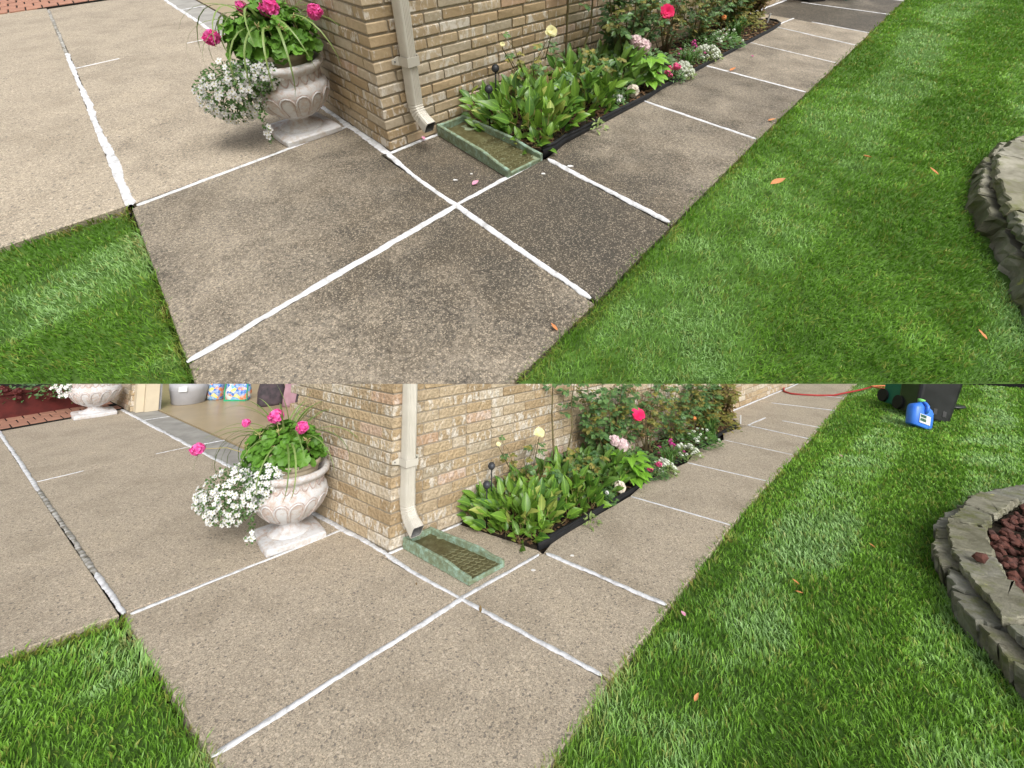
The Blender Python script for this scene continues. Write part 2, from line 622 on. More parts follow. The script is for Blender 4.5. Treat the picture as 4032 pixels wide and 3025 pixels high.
def lerp_poly(pl, s):
    for (a, b), (c, e) in zip(pl, pl[1:]):
        if s <= c:
            return b + (e - b) * (s - a) / (c - a)
    return pl[-1][1]


def px(l):
    return [tuple(Y.P(a, b)[:2]) for a, b in l]


def build_ground():
    rng = Y.rng
    edge, bed = EDGE[Y], BED[Y]
    # earth under everything; the lower sheet is spread wide to bounce light
    mb = MB()
    if Y is LO:
        mb.add([(-150, -150, -.12), (150, -150, -.12), (150, 7.727, -.12), (-150, 7.727, -.12)], [(0, 1, 2, 3)])
    else:
        mb.add([(-14, .6, -.1), (14, .6, -.1), (14, 13, -.1), (-14, 13, -.1)], [(0, 1, 2, 3)])
    struct(mb, 'ground', M['bank'] if Y is LO else M['soil'])
    # pavement bedding
    mb = MB()
    mb.prism(px([(-6, -9), (9, -9), (9, 1.2), (4, 1.0), (0, 1.3), (-1.08, 1.5), (-1.08, -.36), (-6, -.36)]), -.09, -.035)
    pav = struct(mb, 'pavement', M['gap'])
    C = conc[Y]

    def slab(poly, dirt, dz=0.0, mat=C, gap=.006):
        p = inset(ccw(px(poly)), gap)
        m = MB().prism(p, -.06, dz, .004)
        o = part(m, 'slab', mat, pav)
        o['dirt'] = float(dirt)
        return o
    E = lambda s: lerp_poly(edge, s)
    dA = (lambda v: v) if Y is UP else (lambda v: 0.0)
    # the walk and the corner
    slab([(-1.075, -.34), (-.41, -.40), (-.004, -.442), (-.004, 0), (-.05, .0), (-.048, .617), (-.69, .663), (-1.09, .69)], dA(.86))
    slab([(-1.09, .69), (-.69, .663), (-.048, .617), (-.05, E(-.05)), (-.46, E(-.46)), (-1.12, E(-1.1))], dA(.84), -.003)
    slab([(-.05, .0), (.49, .0), (.545, .57), (.53, .61), (-.048, .617)], dA(1.02), -.002)
    slab([(-.048, .617), (.53, .61), (.495, E(.495)), (-.05, E(-.05))], dA(1.16), .001)
    J = [((.53, .61), .495), ((1.548, .53), 1.53), ((2.52, .49), 2.48), ((3.44, .44), 3.33), ((4.2, .40), 4.02), ((4.70, .42), 4.6)]
    dirts = [.9, 1.1, .8, .65, .55]
    for i in range(5):
        (a, b), e = J[i]
        (a2, b2), e2 = J[i + 1]
        bp = [(s, t) for s, t in bed if a + .03 < s < a2 - .03 and s < 4.1]
        slab([(a, b)] + [(s, t - .004) for s, t in bp] + [(a2, b2), (e2, E(e2)), (e, E(e))], dA(dirts[i]), rng.uniform(-.003, .002))
    slab([(4.2, .0), (4.70, .0), (4.70, .42), (4.2, .40)], dA(.3))
    slab([(4.70, .0), (5.70, .0), (5.69, E(5.69)), (4.6, E(4.6)), (4.70, .42)], dA(1.7), -.004)
    slab([(5.70, 0), (6.66, 0), (6.72, E(6.72)), (5.69, E(5.69))], dA(1.5))
    slab([(6.66, 0), (9.0, 0), (9.0, E(9)), (6.72, E(6.72))], dA(.5))
    # the drive
    slab([(-1.068, -.37), (-1.07, -2.86), (-.25, -3.06), (.01, -3.1), (0, -.45), (-.41, -.408)], dA(.16))
    pe = (-5.84, -6.13) if Y is UP else (-5.19, -5.61)
    slab([(-1.07, -2.86), (-1.09, pe[0]), (.015, pe[1]), (.01, -3.1), (-.25, -3.06)], dA(.12), -.002)
    slab([(-1.079, -.36), (-6, -.36), (-6, pe[0] - .1), (-1.092, pe[0])], dA(.05), .006)
    for a, b in ((-1.09, -3.1), (-3.1, -4.7), (-4.7, -5.7)):
        slab([(.02, a), (.305, a), (.305, b), (.02, b)], 0, -.004, M['apron'])

    # sealant beads in the joints
    def bead(pl, wd, h=.005, z=0.0, start=1.0, mat='seal'):
        pts = [Y.P(*p) for p in pl]
        segs = []
        for p, q in zip(pts, pts[1:]):
            n = max(2, int((q - p).length / .014))
            for i in range(n):
                segs.append(p.lerp(q, i / n))
        segs.append(pts[-1])
        n = len(segs)
        vs, fs = [], []
        wl, wr = 0, 0
        drift = 0
        for i, p in enumerate(segs):
            t = (segs[min(i + 1, n - 1)] - segs[max(i - 1, 0)]).normalized()
            sd = Vector((-t.y, t.x, 0))
            wl = .86 * wl + .14 * rng.uniform(-1, 1) * 2.1
            wr = .86 * wr + .14 * rng.uniform(-1, 1) * 2.1
            drift = .97 * drift + rng.uniform(-1, 1) * wd * .02
            endf = min(1, (i + .6) / 2.0, (n - i - .4) / 2.0)
            ramp = start + (1 - start) * min(1, i / (n * .55))
            a = wd * .46 * (1 + .6 * wl + .12 * rng.uniform(-1, 1)) * endf * ramp
            b = wd * .46 * (1 + .6 * wr + .12 * rng.uniform(-1, 1)) * endf * ramp
            a, b = max(a, wd * .1), max(b, wd * .1)
            c = p + sd * drift + Vector((0, 0, z))
            hh = h * .6 * rng.uniform(.7, 1.15)
            vs += [c + sd * a + Vector((0, 0, -.002)), c + sd * a * .8 + Vector((0, 0, hh * .8)), c + Vector((0, 0, hh)),
                   c - sd * b * .8 + Vector((0, 0, hh * .8)), c - sd * b + Vector((0, 0, -.002))]
        for i in range(n - 1):
            for j in range(4):
                fs.append((i * 5 + j, (i + 1) * 5 + j, (i + 1) * 5 + j + 1, i * 5 + j + 1))
        return part(MB().add(vs, fs), 'joint_sealant', M[mat], pav, True)
    bead([(-1.085, .69), (-.69, .663), (-.048, .617), (.50, .606)], .026)
    bead([(-.022, .0), (-.05, .3), (-.048, .617), (-.05, 1.355)], .025)
    bead([(-1.05, -.345), (-.41, -.402), (-.02, -.440)], .02, .006, 0, 1.25)
    bead([(.012, -1.06), (-.008, -.8), (-.016, -.44), (-.014, -.2), (-.02, .012)], .042, .006)
    bead([(-.02, .012), (.15, .010), (.5, .008)], .022, .006)
    bead([(.535, .63), (.51, E(.5) - .02)], .026, .007, 0, 1.25)
    bead([(1.55, .545), (1.53, E(1.53) - .01)], .02)
    bead([(2.52, .505), (2.48, E(2.48) - .01)], .022, .005, 0, 1.4)
    bead([(3.43, .46), (3.33, E(3.33) - .01)], .018)
    bead([(4.2, .42), (4.02, E(4.02) - .01)], .017)
    bead([(4.2, .41), (4.72, .43)], .022)
    bead([(4.68, .62), (4.6, E(4.6))], .017)
    bead([(5.70, .2), (5.69, E(5.69))], .02)
    bead([(6.66, .1), (6.72, E(6.72))], .02)
    bead([(4.6, .012), (9, .012)], .03, .008)
    bead([(.02, -5.6), (.016, -4), (.016, -3.05), (.012, -1.05)], .04, .006)
    dz = .002
    if Y is UP:
        bead([(-1.086, -5.75), (-1.079, -3.4)], .028, .007, dz, mat='sealdirty')
        bead([(-1.079, -3.4), (-1.078, -3.0), (-1.075, -1.6), (-1.07, -.9), (-1.068, -.36)], .036, .007, dz)
    else:
        bead([(-1.082, -5.3), (-1.078, -2.6)], .032, .007, dz)
        bead([(-1.078, -2.6), (-1.074, -1.6), (-1.07, -.85)], .03, .006, dz, mat='sealdirty')
        bead([(-1.07, -.88), (-1.068, -.36)], .024, .007, dz)
    bead([(-1.06, -2.865), (-.78, -2.935)], .014, .004)
    bead([(-.27, -3.055), (.0, -3.098)], .014, .004)
    bead([(.02, -3.1), (.3, -3.11)], .016, .004)
    bead([(.03, -4.69), (.29, -4.72)], .018, .004)
    # lawns: soil sheets (the blades follow as one mass)
    stone = STONE_BASE[Y]
    right = [(s, t + .0) for s, t in edge]
    for poly in (right + [(9.5, 9), (-3.2, 9)],):
        p = px(poly)
        m = MB()
        m.add([(x, yy, -.018) for x, yy in p], [tuple(range(len(p)))])
        struct(m, 'lawn', M['soil'])
    p = px([(-1.095, -.33), (-1.1, .69), (-1.12, 1.6), (-3.2, 1.85), (-6, 1.85), (-6, -.42), (-1.5, -.38)])
    struct(MB().add([(x, yy, -.018) for x, yy in p], [tuple(range(len(p)))]), 'lawn', M['soil'])
    # planting bed
    p = px([(.5, .0)] + [(s, t - .012) for s, t in bed] + [(4.3, .0)])
    mb = MB()
    mb.prism(p, -.05, .012)
    struct(mb, 'planting_bed', M['earth'])
    return pav


# stone kerb of the raised bed, outer foot
STONE_BASE = {LO: [(3.4, 2.62), (2.81, 2.27), (2.3, 2.16), (2.02, 2.14), (1.65, 2.19), (1.26, 2.275), (.91, 2.41), (.5, 2.62), (0, 2.95)],
              UP: [(3.2, 2.6), (2.5, 2.27), (2.04, 2.17), (1.61, 2.165), (1.40, 2.215), (1.15, 2.285), (.91, 2.366), (.5, 2.56), (0, 2.9)]}


# ------------------------------------------------------------------ lawn blades
def pts_in(poly, x, y):
    ins = np.zeros(len(x), bool)
    n = len(poly)
    for i in range(n):
        x1, y1 = poly[i]
        x2, y2 = poly[(i + 1) % n]
        c = ((y1 > y) != (y2 > y)) & (x < (x2 - x1) * (y - y1) / (y2 - y1 + 1e-12) + x1)
        ins ^= c
    return ins


def vnoise(x, y, sc, rs):
    """smooth value noise, vectorised"""
    g = rs.rand(64, 64)
    u, v = x * sc, y * sc
    i, j = np.floor(u).astype(int), np.floor(v).astype(int)
    a, b = u - i, v - j
    a, b = a * a * (3 - 2 * a), b * b * (3 - 2 * b)
    q = lambda p, r: g[p % 64, r % 64]
    return (q(i, j) * (1 - a) + q(i + 1, j) * a) * (1 - b) + (q(i, j + 1) * (1 - a) + q(i + 1, j + 1) * a) * b


def blades(name, label, poly, n, y0, y1, spread, seed, rim=None):
    rs = np.random.RandomState(seed)
    u = rs.rand(n)
    yy = (u * (y1 ** .25 - y0 ** .25) + y0 ** .25) ** 4
    hgt = EYE if Y is LO else 1.0
    slant = np.sqrt(yy ** 2 + hgt ** 2)
    xx = (rs.rand(n) * 2 - 1) * spread * slant
    keep = pts_in(poly, xx, yy)
    xx, yy = xx[keep], yy[keep]
    n = len(xx)
    dist = np.sqrt(xx ** 2 + yy ** 2 + hgt ** 2)
    n1 = vnoise(xx + 50, yy + 50, 1.1, rs)
    n2 = vnoise(xx + 50, yy + 50, 3.4, rs)
    n3 = vnoise(xx + 50, yy + 50, 11., rs)
    n4 = vnoise(xx + 50, yy + 50, 26., rs)
    # mower lanes run along the walk
    det = Y.eu[0] * Y.ew[1] - Y.ew[0] * Y.eu[1]
    tt = (Y.eu[0] * (yy - Y.o[1]) - (xx - Y.o[0]) * Y.eu[1]) / det
    ss = ((xx - Y.o[0]) * Y.ew[1] - Y.ew[0] * (yy - Y.o[1])) / det
    lane = np.tanh(2.5 * np.sin((tt + .22 * (n1 - .5)) * 2 * math.pi / .8 + 1.6))
    ang = np.where(lane > 0, R(Y.au + 20), R(Y.au + 200)) + (n2 - .5) * 5.0 + (n3 - .5) * 3 + rs.randn(n) * 1.5
    lean = .2 + .6 * rs.rand(n) + .4 * (n3 - .4)
    L = (.019 + .015 * rs.rand(n) + .010 * (n4 - .5)) * (1 + .04 * dist) * (1.0 if Y is LO else .75)
    if rim is not None:
        near = rim(ss, tt) < .035
        L = np.where(near, L * (1.0 + .7 * rs.rand(n)), L)
    W = (.0009 + .0015 * rs.rand(n) ** 2) * np.clip(dist / 1.7, .75, 4)
    lx, ly = np.cos(ang), np.sin(ang)
    h1 = L * .55 * np.cos(lean * .6)
    d1 = L * .55 * np.sin(lean * .6)
    h2 = h1 + L * .45 * np.cos(np.minimum(lean * 1.7, 1.45))
    d2 = d1 + L * .45 * np.sin(np.minimum(lean * 1.7, 1.45))
    face = rs.rand(n) * 2 * math.pi
    wx, wy = np.cos(face) * W, np.sin(face) * W
    z0 = np.full(n, -.02)
    V = np.zeros((n, 5, 3))
    V[:, 0] = np.stack([xx - wx, yy - wy, z0], 1)
    V[:, 1] = np.stack([xx + wx, yy + wy, z0], 1)
    V[:, 2] = np.stack([xx - wx * .8 + lx * d1, yy - wy * .8 + ly * d1, z0 + h1], 1)
    V[:, 3] = np.stack([xx + wx * .8 + lx * d1, yy + wy * .8 + ly * d1, z0 + h1], 1)
    V[:, 4] = np.stack([xx + lx * d2, yy + ly * d2, z0 + h2], 1)
    # blades that would stand past the end of the yard are not grown
    if Y is LO:
        ok = (V[:, :, 2] + .18766 * V[:, :, 1]).max(1) < 1.45
    else:
        ok = (V[:, :, 2] + 1.5111 * V[:, :, 1]).min(1) > 1.0
    V = V[ok]
    n = len(V)
    a, b, c = np.array([.115, .26, .028]), np.array([.27, .53, .06]), np.array([.46, .66, .36])
    f = np.clip(.52 + lane * .16 + (n1 - .5) * .8 + (n2 - .5) * .6 + (n3 - .5) * .4 + rs.randn(len(n1)) * .25, 0, 1)[ok]
    colr = a + (b - a) * f[:, None]
    pale = np.clip((n2 * .45 + n3 * .25 + lane * .24 - .42) * 1.5 + rs.randn(len(n1)) * .14, 0, .6)[ok]  # sheen of lanes and patches painted into the blade colour
    colr = colr + (c - colr) * pale[:, None]
    yel = ((rs.rand(len(n1)) + .5 * (n4 - .5)) > .93)[ok]
    colr[yel] = colr[yel] * .45 + np.array([.42, .37, .10]) * .55
    if rim is not None:
        # dry fringe along the cut edge of the paving
        dd = rim(ss, tt)[ok]
        fr = np.clip(1 - dd / .07, 0, 1) * np.clip((n3[ok] - .25) * 2, 0, 1) * (rs.rand(n) < .6)
        colr = colr + (np.array([.34, .25, .08]) - colr) * (fr * .8)[:, None]
    me = bpy.data.meshes.new(name)
    me.vertices.add(n * 5)
    me.vertices.foreach_set('co', V.reshape(-1).astype(np.float32))
    tri = np.array([0, 1, 3, 0, 3, 2, 2, 3, 4])
    idx = (np.arange(n)[:, None] * 5 + tri[None]).reshape(-1)
    me.loops.add(n * 9)
    me.loops.foreach_set('vertex_index', idx.astype(np.int32))
    me.polygons.add(n * 3)
    me.polygons.foreach_set('loop_start', np.arange(n * 3, dtype=np.int32) * 3)
    me.update(calc_edges=True)
    at = me.attributes.new('tint', 'FLOAT_COLOR', 'POINT')
    cc = np.ones((n, 5, 4), np.float32)
    cc[:, :, :3] = colr[:, None, :]
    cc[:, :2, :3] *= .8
    at.data.foreach_set('color', cc.reshape(-1))
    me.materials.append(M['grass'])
    o = bpy.data.objects.new(name, me)
    link(o)
    o['kind'] = 'stuff'
    o['label'] = label
    o['category'] = 'grass'
    return o


def build_grass():
    edge = EDGE[Y]
    st = STONE_BASE[Y]
    right = [(s, t - .022) for s, t in edge] + [(9.5, 9), (4.5, 9), (4.5, 3.4)] + st + [(-.5, 3.3), (-1.2, 4.2), (-3.2, 4.2)]
    es, et = np.array([p[0] for p in edge]), np.array([p[1] for p in edge])

    def rim(ss, tt):
        return np.abs(tt - np.interp(ss, es, et))
    y0, y1 = (.62, 9.0) if Y is UP else (1.0, 7.75)
    blades('grass', 'green mown lawn right of the walk in the %s picture' % Y.word, px(right), 400000, y0, y1, 1.25, 5 if Y is UP else 6, rim)
    left = [(-1.07, -.35), (-1.075, .69), (-1.085, 1.62), (-3.2, 1.85), (-6, 1.85), (-6, -.43), (-1.5, -.395)]

    def rim2(ss, tt):
        return np.minimum(np.abs(ss + 1.09), np.abs(tt + .34))
    blades('grass', 'wedge of green lawn at the lower left corner of the %s picture' % Y.word, px(left), 170000, y0, 3.6, 1.25, 7 if Y is UP else 8, rim2)


# ------------------------------------------------------------------ brick wall of the house
def build_wall():
    rng = Y.rng
    hc = Y.course
    mort = .0095
    Ln = .195 if Y is UP else .218
    top = .80 if Y is UP else .98
    smax = 6.2 if Y is UP else 8.6
    n_c = int(top / hc)
    wall = thing('brick_wall', 'tan brick house corner behind the urn and downspout, %s picture' % Y.word, 'wall', Y.P(0, 0))
    core = MB()
    core.prism(px([(.007, -.007), (smax, -.007), (smax, -.2), (.2, -.2), (.2, -1.075), (.007, -1.075)]), -.05, n_c * hc - .004)
    part(core, 'mortar', M['mortar'], wall)
    eu, ew = Vector((*Y.eu, 0)), Vector((*Y.ew, 0))

    def brick_mesh(ls, lt, seed):
        """footprint ls along the wall, lt along the return, origin at its outer corner; faces roughened"""
        rr = random.Random(seed)
        h = hc - mort
        j = lambda a: rr.uniform(-a, a)

        def q(a, b, z):
            return eu * a + ew * b + Vector((0, 0, z))
        b = .004
        vs = []
        for z, ins in ((0, b), (b, 0), (h - b, 0), (h, b)):
            for a, c in ((ins, -ins), (ls - ins, -ins), (ls - ins, -lt + ins), (ins, -lt + ins)):
                vs.append(q(a + j(.0015), c + j(.0015), z + j(.0009)))
        fs = [(3, 2, 1, 0), (12, 13, 14, 15)]
        for k in range(3):
            for i in range(4):
                i2 = (i + 1) % 4
                fs.append((k * 4 + i, k * 4 + i2, k * 4 + 4 + i2, k * 4 + 4 + i))
        fs = [f[::-1] for f in fs]
        me = MB().add(vs, fs).mesh('brick')
        me.materials.append(M['brick'])
        bm = bmesh.new()
        bm.from_mesh(me)
        bmesh.ops.recalc_face_normals(bm, faces=bm.faces)
        bm.to_mesh(me)
        bm.free()
        return me
    st_r = [brick_mesh(Ln - mort, .1, i) for i in range(5)]
    hd_r = [brick_mesh(.1, .1, 20 + i) for i in range(3)]
    st_l = [brick_mesh(.1, Ln - mort, 40 + i) for i in range(5)]
    cr_a = [brick_mesh(Ln - mort, .1, 60 + i) for i in range(3)]
    cr_b = [brick_mesh(.1, Ln - mort, 70 + i) for i in range(3)]
    items = []
    for c in range(n_c):
        z = c * hc + mort * .5
        odd = c % 2
        # the corner brick, then the two faces running away from it
        jit = lambda: Vector((rng.uniform(-.0012, .0012), rng.uniform(-.0012, .0012), 0))
        if odd:
            items.append((Y.P(0, 0, z) + jit(), rng.choice(cr_a)))
            s, t = Ln, -.1 - mort
        else:
            items.append((Y.P(0, 0, z) + jit(), rng.choice(cr_b)))
            s, t = .1 + mort, -Ln
        while s < smax - .05:
            if rng.random() < .05:
                items.append((Y.P(s, rng.uniform(-.002, .002), z), rng.choice(hd_r)))
                s += .1 + mort
            else:
                items.append((Y.P(s, rng.uniform(-.002, .002), z), rng.choice(st_r)))
                s += Ln
        while t > -1.0:
            items.append((Y.P(rng.uniform(-.002, .002), t, z), rng.choice(st_l)))
            t -= Ln
    eye = Vector((0, 0, EYE if Y is LO else 1.0))
    if Y is LO:
        items = [i for i in items if LO_N.dot(i[0]) < LO_D + .02]
    items.sort(key=lambda i: (i[0] - eye).length)
    for p, me in items[:300]:
        inst(me, 'brick', wall, Matrix.Translation(p))
    rest = MB()
    for p, me in items[300:]:
        rest.add([v.co + p for v in me.vertices], [tuple(f.vertices) for f in me.polygons])
    if rest.v:
        o = part(rest, 'brick_field', M['brick'], wall)
        o['kind'] = 'stuff'
    return wall


# ------------------------------------------------------------------ downspout and splash block
def build_spout():
    eu, ew = Vector((*Y.eu, 0)), Vector((*Y.ew, 0))
    nrm = Vector((-Y.eu[1], Y.eu[0], 0))
    if nrm.dot(ew) < 0:
        nrm = -nrm
    s0 = .155 if Y is UP else .085
    kz = .86 if Y is UP else 1.0
    base = Y.P(s0, 0) + nrm * .045
    t = thing('downspout', 'cream ribbed metal downspout on the brick corner, %s picture' % Y.word, 'downspout', base)
    pk = .82 if Y is UP else 1.0
    wx, wy = (.066 * .5 * pk, .075 * .5 * pk)

    def ring(c, d1, d2, ins=0.0, rib=True):
        """rectangular section with ribs, d1 along the wall, d2 outwards"""
        pts = []
        a, b = wx - ins, wy - ins
        for side in range(4):
            for i in range(11):
                f = i / 11
                g = .0024 if rib and i % 2 and 1 < i < 10 else 0
                e = .006
                if side == 0:
                    p = (-a + e + (2 * a - 2 * e) * f, b - g)
                elif side == 1:
                    p = (a - g, b - e - (2 * b - 2 * e) * f)
                elif side == 2:
                    p = (a - e - (2 * a - 2 * e) * f, -b + g)
                else:
                    p = (-a + g, -b + e + (2 * b - 2 * e) * f)
                pts.append(c + d1 * p[0] + d2 * p[1])
        return pts
    up = Vector((0, 0, 1))
    ztop = .86 if Y is UP else 1.0
    zb = .33 * kz

    def sweep(name, secs, ins_secs, par, mat):
        mb = MB()
        vs, fs = [], []
        n = len(secs[0])
        for r in secs:
            vs += r
        for i in range(len(secs) - 1):
            for j in range(n):
                k = (j + 1) % n
                fs.append((i * n + j, i * n + k, (i + 1) * n + k, (i + 1) * n + j))
        mb.add(vs, fs)
        return part(mb, name, mat, par)
    secs = [ring(base + up * z, eu, nrm) for z in (ztop, .6, zb)]
    sweep('pipe', secs, None, t, M['spout'])
    # elbow: overlaps the pipe, kicks out from the wall, crimped on the inside of the bend
    secs, inn = [], []
    path = [(0, .345 * kz, 0), (0, .265 * kz, 0)]
    p = Vector((0, .265 * kz))
    for i in range(1, 13):
        a = R(62) * i / 12
        p = p + Vector((math.sin(a), -math.cos(a))) * .0095 * kz
        path.append((p.x, p.y, a))
    a = R(62)
    for i in range(2):
        p = p + Vector((math.sin(a), -math.cos(a))) * .033 * kz
        path.append((p.x, p.y, a))
    for i, (o, z, a) in enumerate(path):
        c = base + nrm * o + up * z
        d2 = nrm * math.cos(a) + up * math.sin(a)
        cr = .0022 if (2 <= i <= 13 and i % 2) else 0
        secs.append(ring(c, eu * 1.04, d2 * 1.04, cr))
        inn.append(ring(c, eu * .98, d2 * .98, .0025, False))
    sweep('elbow', secs, None, t, M['spout'])
    sweep('elbow_lining', inn[6:], None, t, M['spout_in'])
    # strap with two ears and screws
    zc = .415 if Y is UP else .50
    mb = MB()
    hh = .02
    sec = [(a * pk, b * pk) for a, b in ((-.088, -.036), (-.047, -.034), (-.040, .043), (.040, .043), (.047, -.034), (.088, -.036))]
    vs, fs = [], []
    for a, b in sec:
        for dz in (-hh, hh):
            e = .45 if abs(a) > .06 else 1
            for dd in (0, .004):
                vs.append(base + eu * a + nrm * (b + dd) + up * (zc + dz * e))
    for i in range(len(sec) - 1):
        k, m = i * 4, (i + 1) * 4
        fs += [(k, m, m + 2, k + 2), (k + 1, k + 3, m + 3, m + 1), (k, k + 1, m + 1, m), (k + 2, m + 2, m + 3, k + 3)]
    mb.add(vs, fs)
    strap = part(mb, 'strap', M['spout'], t)
    for sg in (-1, 1):
        c = base + eu * (.072 * sg * pk) + nrm * (-.031 * pk) + up * zc
        part(MB().tube([c - nrm * .004, c + nrm * .004], .0045, 8), 'screw', M['screw'], strap)


def build_splash():
    s0 = .262 if Y is UP else .045
    w_b, w_f, Lt = .19, .24, (.60 if Y is UP else .545)
    t0 = .02
    hb, hf = .062, .042
    base = Y.P(s0 + .12, .3)
    side = 'pushed against the broad leaves' if Y is UP else 'under the downspout'
    t = thing('splash_block', 'mossy green splash block %s, %s picture' % (side, Y.word), 'splash block', base)
    th = .018

    def L(v, side_):
        f = v / Lt
        wd = w_b + (w_f - w_b) * f
        return s0 + (.12 - wd / 2 if side_ < 0 else .12 + wd / 2)

    def wallpoly(sd):
        """side wall with the front end cut down"""
        vs = []
        st = [(0, hb), (Lt * .68, hb), (Lt * .87, hf + .004), (Lt, hf)]
        for v, h in st:
            for q, ins, zz in ((0, 0, 0.002), (0, 0, h - .004), (0, .004, h), (th, -.004, h), (th, 0, h - .004), (th, 0, .002)):
                s = L(v, sd) + (q if sd < 0 else -q) + (ins if sd < 0 else -ins)
                vs.append(Y.P(s, t0 + v, zz))
        fs = []
        for i in range(3):
            for j in range(6):
                k = (j + 1) % 6
                fs.append((i * 6 + j, i * 6 + k, (i + 1) * 6 + k, (i + 1) * 6 + j))
        fs += [tuple(range(6)), tuple(range(23, 17, -1))]
        return MB().add(vs, fs)
    part(wallpoly(-1), 'side_wall', M['patina'], t)
    part(wallpoly(1), 'side_wall', M['patina'], t)
    q = [Y.P(L(0, -1) + th, t0), Y.P(L(0, 1) - th, t0), Y.P(L(th, 1) - th, t0 + th), Y.P(L(th, -1) + th, t0 + th)]
    part(MB().prism([p[:2] for p in q], .002, hb - .001, .003), 'back_wall', M['patina'], t)
    # sloping floor
    vs, fs = [], []
    n = 10
    for i in range(n + 1):
        v = th + (Lt - th - .008) * i / n
        z = .03 - .012 * i / n
        a, b = L(v, -1) + th, L(v, 1) - th
        for j in range(5):
            f = j / 4
            vs.append(Y.P(a + (b - a) * f, t0 + v, z - .006 * math.sin(math.pi * f)))
    for i in range(n):
        for j in range(4):
            fs.append((i * 5 + j, i * 5 + j + 1, i * 5 + 6 + j, i * 5 + 5 + j))
    fl = part(MB().add(vs, fs), 'basin', M['basin'], t, True)
    q = [Y.P(L(Lt, -1) + th, t0 + Lt - .014), Y.P(L(Lt, 1) - th, t0 + Lt - .014), Y.P(L(Lt, 1) - th, t0 + Lt), Y.P(L(Lt, -1) + th, t0 + Lt)]
    part(MB().prism([p[:2] for p in q], .002, .021, .003), 'front_lip', M['patina'], t)
    # fish-scale relief on the lower half
    mb = MB()
    for r in range(8):
        for c in range(6):
            v = Lt * .45 + r * Lt * .065
            a, b = L(v, -1) + th, L(v, 1) - th
            cs = a + (b - a) * ((c + .5 + .5 * (r % 2)) / 6.5)
            z = .031 - .012 * v / Lt - .006 * math.sin(math.pi * min(1, (cs - a) / (b - a)))
            path = [Y.P(cs + .0165 * math.cos(x), t0 + v + .020 * math.sin(x), z + .001) for x in [math.pi * i / 6 for i in range(7)]]
            mb.tube(path, .0030, 4)
    o = part(mb, 'scale_relief', M['scales'], fl)
    o['kind'] = 'stuff'


# ------------------------------------------------------------------ leaf and flower meshes (shared)
def ovate(L, W, fold=.25, bend=.3, n=6, tip=1.0, wave=0.0, seed=0):
    rr = random.Random(seed)
    vs, fs = [], []
    for i in range(n + 1):
        u = i / n
        w = W * .5 * (math.sin(math.pi * u ** .8) ** .85 if 0 < u < 1 else .04)
        if u > .8:
            w *= 1 - .15 * tip * (u - .8) / .2
        y = L * (u - bend * .12 * u * u)
        z = -L * bend * u * u * .6
        e = wave * rr.uniform(-1, 1) * W
        vs += [(-w, y, z + fold * w + e), (-w * .5, y, z + fold * w * .35), (0, y, z), (w * .5, y, z + fold * w * .35), (w, y, z + fold * w - e)]
    for i in range(n):
        for j in range(4):
            fs.append((i * 5 + j, i * 5 + j + 1, i * 5 + 6 + j, i * 5 + 5 + j))
    return vs, fs


def leaf_mesh(name, mat, stalk=0.0, smat=None, **kw):
    mb = MB()
    vs, fs = ovate(**kw)
    mb.add([(x, y + stalk, z) for x, y, z in vs], fs)
    nl = len(mb.f)
    if stalk:
        mb.tube([(0, 0, 0), (0, stalk * .6, -.002), (0, stalk * 1.04, 0)], [.0028, .0024, .002], 4, False)
    me = mb.mesh(name, True)
    me.materials.append(mat)
    if stalk:
        me.materials.append(smat or M['stalk'])
        for f in list(me.polygons)[nl:]:
            f.material_index = 1
    return me


def scallop(seed, rad=.06):
    rr = random.Random(seed)
    n = 20
    vs = [(0, 0, 0)]
    for ring, q in ((1, .5), (2, 1.0)):
        for i in range(n):
            th = 2 * math.pi * i / n
            r = rad * q * (1 + (.09 * math.sin(th * 7 + seed) if ring == 2 else 0))
            if abs(th - math.pi * 1.5) < .3:
                r *= .45 if ring == 2 else .8
            z = rad * (.22 * q * q + (.10 * q * math.sin(th * 5 + seed * 2)) + rr.uniform(-.03, .03))
            vs.append((r * math.cos(th), r * math.sin(th), z))
    fs = [(0, 1 + i, 1 + (i + 1) % n) for i in range(n)]
    fs += [(1 + i, 1 + n + i, 1 + n + (i + 1) % n, 1 + (i + 1) % n) for i in range(n)]
    me = MB().add(vs, fs).mesh('leaf', True)
    me.materials.append(M['ger'])
    return me


def petal_ring(mb, n, rad, wid, cup, z, tw=0.0, rr=None, c=(0, 0, 0)):
    for i in range(n):
        a = 2 * math.pi * i / n + tw + (rr.uniform(-.15, .15) if rr else 0)
        q = rad * (rr.uniform(.85, 1.12) if rr else 1)
        e = cup + (rr.uniform(-.12, .12) if rr else 0)
        pts = []
        for u in (0.05, .45, .8, 1.0):
            w = wid * (.3, .9, 1.0, .55)[(0.05, .45, .8, 1.0).index(u)]
            for v in (-1, 0, 1):
                ro = q * u * math.cos(e * (1 - .4 * u)) + .0
                zz = z + q * u * math.sin(e * (1 - .4 * u)) + (-.12 * wid if v == 0 else .05 * wid)
                pts.append((c[0] + ro * math.cos(a) - v * w * math.sin(a), c[1] + ro * math.sin(a) + v * w * math.cos(a), c[2] + zz))
        fs = []
        for i2 in range(3):
            for j in range(2):
                k = i2 * 3 + j
                fs.append((k, k + 1, k + 4, k + 3))
        mb.add(pts, fs)


